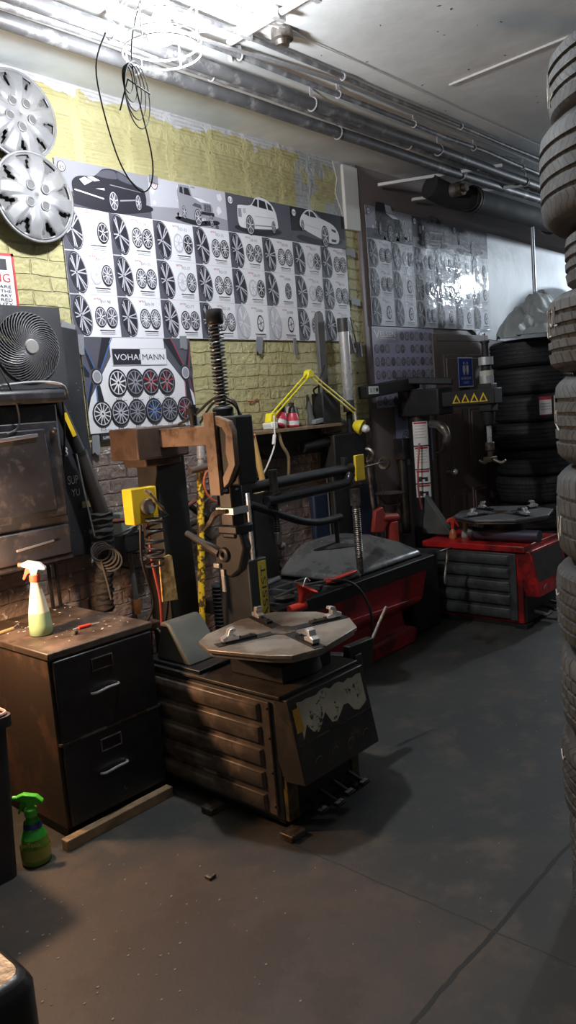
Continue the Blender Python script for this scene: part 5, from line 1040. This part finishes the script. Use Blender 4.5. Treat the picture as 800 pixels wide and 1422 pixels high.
# stickers on the tower
for k, (z0, z1) in enumerate(((1.28, 1.46), (1.10, 1.27), (.99, 1.09), (.88, .98))):
    n_ = 8; b = MB(); R_ = .0865; a0, a1 = 3.10, 4.50
    vs = [(5.09 + R_ * cos(a0 + (a1 - a0) * i / n_), 3.27 + R_ * sin(a0 + (a1 - a0) * i / n_), z) for z in (z0, z1) for i in range(n_ + 1)]
    b.add(vs, [(i, i + 1, n_ + 2 + i, n_ + 1 + i) for i in range(n_)], 0)
    def strip(za, zb, m, f0_=0, f1_=1, R2=.0875):
        A0 = a0 + (a1 - a0) * f0_; A1 = a0 + (a1 - a0) * f1_
        vs = [(5.09 + R2 * cos(A0 + (A1 - A0) * i / n_), 3.27 + R2 * sin(A0 + (A1 - A0) * i / n_), z) for z in (za, zb) for i in range(n_ + 1)]
        b.add(vs, [(i, i + 1, n_ + 2 + i, n_ + 1 + i) for i in range(n_)], m)
    strip(z1 - .018, z1 - .004, 1, .08, .92)
    if k < 2:
        for j in range(5): strip(z1 - .035 - j * .022, z1 - .031 - j * .022, 2, .15, .85 - .1 * (j % 2))
    else:
        strip(z0 + .012, z0 + .05, 3, .2, .42); strip(z0 + .03, z0 + .045, 3, .35, .8); strip(z0 + .012, z0 + .03, 3, .6, .8)
    b.build('warning_label', [white, inkred, mgrey, ink], t)
# vertical slide of the far changer
SX, SYY = 5.10, 2.69
b = MB(); b.cyl((SX, SYY, 1.20), (SX, SYY, 2.0), .019, n=6); b.build('slide_shaft', chrome, t)
b = MB(); b.box(SX - .05, SX + .05, SYY - .055, SYY + .05, 1.50, 1.70); b.lathe([(.035, 1.40), (.045, 1.44), (.05, 1.5)], (SX, SYY, 0)); b.build('slide_housing', black, t, bevel=.008)
b = MB(); b.cyl((SX, SYY, 1.70), (SX, SYY, 1.755), .05, n=28); b.cyl((SX, SYY, 1.83), (SX, SYY, 1.885), .052, n=28); b.build('chrome_collar', chrome, t)
b = MB(); b.cyl((SX, SYY, 1.755), (SX, SYY, 1.79), .048, n=28); b.build('white_ring', mk('ring_cream', (.55, .53, .45), .5), t)
b = MB(); b.cyl((SX, SYY, 1.79), (SX, SYY, 1.83), .035, n=28); b.cyl((SX, SYY, 1.885), (SX, SYY, 1.99), .026, n=24); b.cyl((SX, SYY, 1.985), (SX, SYY, 2.0), .034); b.build('black_sleeve', black, t)
b = MB(); b.cyl((SX, SYY, 1.22), (SX, SYY, 1.28), .032, n=24); b.box(SX - .05, SX + .05, SYY - .03, SYY + .03, 1.14, 1.175); b.tube([(SX, SYY + .09, 1.15), (SX, SYY + .05, 1.13), (SX, SYY, 1.16), (SX, SYY - .08, 1.13), (SX, SYY - .12, 1.15)], [.010, .014, .016, .012, .008], smooth=3); b.cyl((SX, SYY, 1.17), (SX, SYY, 1.22), .02); b.build('mount_head', steel, t, bevel=.003)
b = MB(); b.tube([(5.02, 3.12, 1.44), (4.99, 3.02, 1.42), (4.99, 2.97, 1.34), (5.0, 3.02, 1.24), (5.0, 3.08, 1.22)], [.03, .034, .028, .014, .006], n=12, smooth=4); b.build('hooked_guard', steel, t)
b = MB(); b.tube([(4.97, 3.2, 1.30), (4.93, 3.2, 1.1), (4.92, 3.2, .95), (4.95, 3.2, .8)], .007, smooth=6); b.build('red_hose', mk('hose_red', (.35, .06, .05)), t)
b = MB(); b.prism([(3.24, .60), (2.98, .60), (3.20, .90)], 'x', 5.0, 5.06); b.build('tilt_cover', sg, t, bevel=.006)
spray('spray_bottle', 'small spray bottle with orange trigger on the far red changer', 4.98, 2.96, .58, .030, .08, mk('bottle_orange', (.5, .16, .06), .4), mk('bottle_orange', (.5, .16, .06)), redp, redp, yaw=2.4, lvl=.5)
spray('spray_bottle', 'small spray bottle with yellow trigger on the far red changer', 5.05, 2.90, .58, .028, .085, mk('bottle_pale', (.35, .38, .34), .4), mk('bottle_pale', (.3, .3, .3)), yel, yel, yaw=2.4, lvl=.5)
# ------------------------------------------------------------------ tires
def tread_material(name, col, ns, slant, zig, floor_rough=.7):
    m = bpy.data.materials.new(name); m.use_nodes = True; N = m.node_tree.nodes; L = m.node_tree.links; b = N['Principled BSDF']
    tc = N.new('ShaderNodeTexCoord'); sp = N.new('ShaderNodeSeparateXYZ'); L.new(tc.outputs['Object'], sp.inputs[0])
    def ma(op, a, c=None):
        q = N.new('ShaderNodeMath'); q.operation = op
        for i, x in enumerate((a, c)):
            if x is None: continue
            if isinstance(x, (int, float)): q.inputs[i].default_value = x
            else: L.new(x, q.inputs[i])
        return q.outputs[0]
    ang = ma('ARCTAN2', sp.outputs['Y'], sp.outputs['X'])
    zz = ma('MULTIPLY', sp.outputs['Z'], slant)
    if zig: zz = ma('ADD', zz, ma('MULTIPLY', ma('SINE', ma('MULTIPLY', sp.outputs['Z'], 90)), zig))
    ph = ma('ADD', ma('MULTIPLY', ang, ns), zz)
    sn = ma('SINE', ph); gr = ma('GREATER_THAN', sn, .86)
    nz = N.new('ShaderNodeTexNoise'); nz.inputs['Scale'].default_value = 25; nz.inputs['Detail'].default_value = 6; L.new(tc.outputs['Object'], nz.inputs['Vector'])
    r = N.new('ShaderNodeValToRGB'); r.color_ramp.elements[0].color = (*[c * .7 for c in col], 1); r.color_ramp.elements[1].color = (*[c * 1.35 for c in col], 1); r.color_ramp.elements[0].position = .35; r.color_ramp.elements[1].position = .65
    L.new(nz.outputs['Fac'], r.inputs[0])
    mx = N.new('ShaderNodeMix'); mx.data_type = 'RGBA'; L.new(gr, mx.inputs['Factor']); L.new(r.outputs[0], mx.inputs['A']); mx.inputs['B'].default_value = (.012, .012, .012, 1); L.new(mx.outputs['Result'], b.inputs['Base Color'])
    rad = ma('SQRT', ma('ADD', ma('MULTIPLY', sp.outputs['X'], sp.outputs['X']), ma('MULTIPLY', sp.outputs['Y'], sp.outputs['Y'])))
    bp = N.new('ShaderNodeBump'); bp.inputs['Strength'].default_value = 1; bp.inputs['Distance'].default_value = .006; bp.invert = True
    L.new(gr, bp.inputs['Height']); L.new(bp.outputs[0], b.inputs['Normal']); b.inputs['Roughness'].default_value = floor_rough
    return m
TM = [tread_material('tread_a', (.052, .058, .061), 62, 30, 0), tread_material('tread_b', (.047, .052, .055), 80, -25, 2.2), tread_material('tread_c', (.058, .062, .064), 48, 45, 0), tread_material('tread_d', (.050, .055, .058), 70, 0, 3.0)]
side_m = mk('tire_sidewall', (.030, .030, .032), .55, var=.25, bump=.0006)
def tire_mesh(R, Wd, ng, mt, hole=.62, name='tire', n=96):
    prof = [(R * hole, Wd * .14), (R * hole * .98, Wd * .05), (R * (hole + .05), .004), (R * .80, -.0), (R * .90, .006), (R * .955, Wd * .08)]
    tw0, tw1 = Wd * .13, Wd * .87; prof.append((R * .985, tw0)); gw = .007; sp = (tw1 - tw0) / (ng + 1)
    for k in range(ng):
        zc = tw0 + sp * (k + 1); crown = R * (1 - .010 * abs(2 * (zc / Wd) - 1) ** 2)
        prof += [(crown, zc - gw), (crown - .008, zc - gw * .7), (crown - .008, zc + gw * .7), (crown, zc + gw)]
    prof += [(R * .985, tw1), (R * .955, Wd * .92), (R * .90, Wd - .006), (R * .80, Wd), (R * (hole + .05), Wd - .004), (R * hole * .98, Wd * .95), (R * hole, Wd * .86)]
    b = MB(); i0 = 6; u = [(cos(2 * pi * k / n), sin(2 * pi * k / n)) for k in range(n)]
    vs = [(r * c, r * s_, z) for r, z in prof for c, s_ in u]; M = len(prof); o = 0
    b.v = [Vector(p) for p in vs]
    for i in range(M):
        i2 = (i + 1) % M
        for k in range(n): b.f.append((i * n + k, i * n + (k + 1) % n, i2 * n + (k + 1) % n, i2 * n + k)); b.m.append(0 if 5 <= i <= M - 7 else 1)
    me = bpy.data.meshes.new(name); me.from_pydata([tuple(p) for p in b.v], [], b.f); me.materials.append(mt); me.materials.append(side_m)
    for p, i in zip(me.polygons, b.m): p.material_index = i; p.use_smooth = True
    bm = bmesh.new(); bm.from_mesh(me); bmesh.ops.recalc_face_normals(bm, faces=bm.faces); bm.to_mesh(me); bm.free(); me.set_sharp_from_angle(angle=radians(32)); return me
def tire(me, loc, rot, label, group):
    o = bpy.data.objects.new('tire', me); COL.objects.link(o); o.location = loc; o.rotation_euler = (0, 0, rot); tag(o, label, 'tire', group); return o
near = [(0, .145, .35, 4), (.145, .334, .352, 3), (.334, .604, .366, 4), (.604, .866, .366, 4), (.866, 1.12, .372, 4), (1.12, 1.40, .352, 3), (1.40, 1.66, .345, 4), (1.66, 1.886, .36, 4), (1.886, 2.05, .312, 3), (2.05, 2.33, .362, 4), (2.33, 2.52, .335, 3)]
lbs = ['bottom tire of the tall near stack, on the floor', 'second tire up in the tall near stack, lying in shade', 'third tire up in the tall near stack, broad with thin grooves', 'fourth tire up in the tall near stack, level with the front changer base', 'fifth tire up in the tall near stack, bulging furthest left', 'sixth tire up in the tall near stack, with faint chalk loops', 'tire with pale chalk numerals just below the chalk-lettered one in the near stack', 'tire chalk-lettered TUL over CLI in the near stack', 'narrowest tire of the near stack, under the two topmost big ones', 'broad zigzag-treaded tire, second from the top of the near stack', 'topmost tire of the near stack, chalk strokes on its tread']
NC = (2.335, .625); nt = []
for i, ((z0, z1, R_, ng), lb) in enumerate(zip(near, lbs)):
    me = tire_mesh(R_, z1 - z0 - .002, ng, TM[(i * 3 + 1) % 4] if i != 9 else TM[1])
    nt.append(tire(me, (NC[0] + random.uniform(-.006, .006), NC[1] + random.uniform(-.006, .006), z0 + .001), i * .7, lb, 'tires of the tall near stack'))
def chalk_on(o, R_, strokes, name='chalk_marks'):
    b = MB(); a_c = 2.12 - o.rotation_euler.z; c = WL(o)
    for st in strokes:
        pts = []
        for k in range(len(st) - 1):
            for j in range(6):
                u_, v_ = [st[k][q] + (st[k + 1][q] - st[k][q]) * j / 6 for q in (0, 1)]; a = a_c + u_ / R_; pts.append(c + Vector(((R_ - .0005) * cos(a), (R_ - .0005) * sin(a), v_)))
        b.tube(pts, .0022, n=5)
    b.build(name, chalk, o)
T_ = [[(0, .10), (.035, .11)], [(.018, .105), (.015, .06)]]; U_ = [[(.05, .11), (.05, .07), (.065, .06), (.08, .07), (.08, .11)]]; L_ = [[(.095, .11), (.095, .06), (.12, .06)]]
def sh(st, du, dv): return [[(u_ + du, v_ + dv) for u_, v_ in s_] for s_ in st]
C_l = [[(.03, .05), (.01, .05), (0, .035), (.01, .02), (.03, .02)]]; I_ = [[(.105, .05), (.105, .02)]]
chalk_on(nt[7], .36, sh(T_ + U_ + L_, -.03, .07) + sh(C_l, -.04, .085) + sh([[(0, .05), (0, .02), (.03, .02)]], .01, .085) + sh(I_, -.04, .085))
chalk_on(nt[6], .345, sh([[(0, .02), (0, .10), (.02, .02)], [(.03, .05), (.05, .06), (.05, .02)], [(.03, .02), (.08, .0)]], -.04, .10))
chalk_on(nt[5], .352, sh([[(0, .10), (.01, .02), (.03, .0), (.05, .04), (.03, .08)], [(.06, .02), (.07, .09)]], -.03, .06))
chalk_on(nt[10], .335, sh([[(0, .02), (.02, .12)], [(.04, .01), (.035, .08)], [(-.03, .05), (-.02, .09)], [(.05, .03), (.08, .035)]], -.03, .03))
chalk_on(nt[4], .372, sh([[(0, .10), (.03, .09), (.08, .11)]], -.04, .06)); chalk_on(nt[2], .366, sh([[(0, .16), (.05, .15), (.07, .17)]], -.04, .03))
# back stacks
TD = [tread_material('tread_dark_a', (.022, .022, .024), 62, 30, 0), tread_material('tread_dark_b', (.018, .018, .020), 80, -25, 2.2)]
bme = [tire_mesh(.33, .226, 4, TD[0], n=64), tire_mesh(.325, .226, 3, TD[1], n=64), tire_mesh(.335, .226, 4, mk('tire_new_black', (.02, .02, .022), .6, bump=.003, bscale=60), n=64)]
orden = ['bottom', 'second', 'third', 'fourth', 'fifth', 'sixth', 'seventh', 'eighth', 'ninth']
bt = []
for s_i, (x, y, nm) in enumerate(((6.36, 2.93, 'left'), (7.07, 2.90, 'right'))):
    for k in range(9):
        sp_ = {8: ', under the tarp', 7: ', with red sticker', 6: ', with white tag'}.get(k, '') if s_i == 0 else ''
        bt.append(tire(bme[2] if s_i == 0 and k > 5 else bme[k % 3], (x + random.uniform(-.012, .012), y + random.uniform(-.012, .012), .228 * k), k * 1.1, '%s tire up in the %s stack behind the far red changer%s' % (orden[k], nm, sp_) if k else 'bottom tire of the %s back stack behind the far red changer' % nm, 'tires of the back stacks'))
for k in range(12):  # out-of-frame stack, added to throw a shadow onto the white patch
    tire(bme[k % 3], (8.25, 2.80, .228 * k), k, '%s tire up in the unseen stack added to shade the white wall patch' % (orden + ['tenth', 'eleventh', 'twelfth'])[k], 'tires of the added unseen stack')
def sticker(o, R_, ac, wdt, z0, z1, mats, kids):
    b = MB(); c = WL(o); n_ = 8
    def st(a0, a1, za, zb, m, r): b.add([(c.x + r * cos(a0 + (a1 - a0) * i / n_), c.y + r * sin(a0 + (a1 - a0) * i / n_), c.z + z) for z in (za, zb) for i in range(n_ + 1)], [(i, i + 1, n_ + 2 + i, n_ + 1 + i) for i in range(n_)], m)
    h = wdt / R_ / 2; st(ac - h, ac + h, z0, z1, 0, R_ + .002)
    for f0_, f1_, g0, g1, m in kids: st(ac - h + 2 * h * f0_, ac - h + 2 * h * f1_, z0 + (z1 - z0) * g0, z0 + (z1 - z0) * g1, m, R_ + .003)
    b.build('sticker', mats, o)
sticker(bt[8], .335, 3.72, .10, .03, .20, [white, yel, mgrey, ink], [(.05, .95, .82, .98, 1), (.2, .8, .55, .7, 2), (.2, .5, .2, .5, 2), (.6, .8, .2, .5, 2)])
sticker(bt[7], .335, 3.80, .17, .09, .145, [white, inkred, mgrey], [(.0, .35, .1, .9, 1), (.35, 1, .0, .3, 1), (.4, .95, .45, .8, 2)])
sticker(bt[6], .335, 3.55, .10, .05, .20, [white, inkred, mgrey], [(0, 1, .82, 1, 1), (.1, .9, .6, .63, 2), (.1, .9, .45, .48, 2), (.1, .9, .3, .33, 2), (0, 1, 0, .04, 1)])
b = MB(); c = WL(bt[8])
for k, ch in enumerate('KLOHZ'):
    a = 3.98 + k * .17; b.text(ch, (c.x + .337 * cos(a), c.y + .337 * sin(a), c.z + .08), .06, xd=(-sin(a), cos(a), 0)); b.text('TS' [k % 2], (c.x + .337 * cos(a), c.y + .337 * sin(a), c.z + .02), .03, xd=(-sin(a), cos(a), 0))
b.build('sidewall_lettering', mk('faint_lettering', (.22, .22, .22), .6), bt[8], smooth=0)
# tarp on the left back stack
random.seed(11); b = MB(); nA, nR = 84, 24; vs = []; tcx, tcy = 6.44, 2.90
for i in range(nR + 1):
    f = i / nR
    for k in range(nA):
        a = 2 * pi * k / nA; edge = .40 + .05 * sin(2 * a + 1) + (.16 if abs(((a - 3.9 + pi) % (2 * pi)) - pi) < .5 else 0) * f
        r = edge * f; px, py = tcx + .14 * (1 - f) + r * cos(a) * 1.25, tcy + r * sin(a) * .82
        tri = lambda q: abs((q / pi) % 2 - 1) * 2 - 1
        nn = lambda q, o: abs(mnoise.noise(Vector((px * q, py * q * 1.6, o))))
        fold = (.22 * nn(3.2, 4.0) + .12 * nn(7.5, 9.0) - .07) * min(1, f * 2.2) + .02 * tri(12 * a - 3 * f) * f
        z = 2.10 + .36 * (1 - f ** 1.5) * (1 + .05 * cos(a - .3)) + fold * .8 + (.10 * cos(a - .9) + .03) * f
        if f > .85: z -= .05 * (f - .85) / .15
        vs.append((px, min(py, 3.40), max(z, 2.062)))
b.add(vs, [(i * nA + k, i * nA + (k + 1) % nA, (i + 1) * nA + (k + 1) % nA, (i + 1) * nA + k) for i in range(nR) for k in range(nA)])
o = b.build('tarp', mk('grey_tarp', (.42, .44, .43), .45, var=.1, bump=.01, bscale=6), smooth=24); sm = o.modifiers.new('s', 'SOLIDIFY'); sm.thickness = .004
tag(o, 'crumpled grey tarp heaped on the left back tire stack', 'tarp')
b = MB(); b.tube([(6.66, 2.60, 2.05), (6.72, 2.52, 1.9), (6.68, 2.50, 1.72), (6.72, 2.55, 1.6)], .006, smooth=6); tag(b.build('pale_cord', whitep), 'pale cord hanging down from the tarp between the back stacks', 'cord')
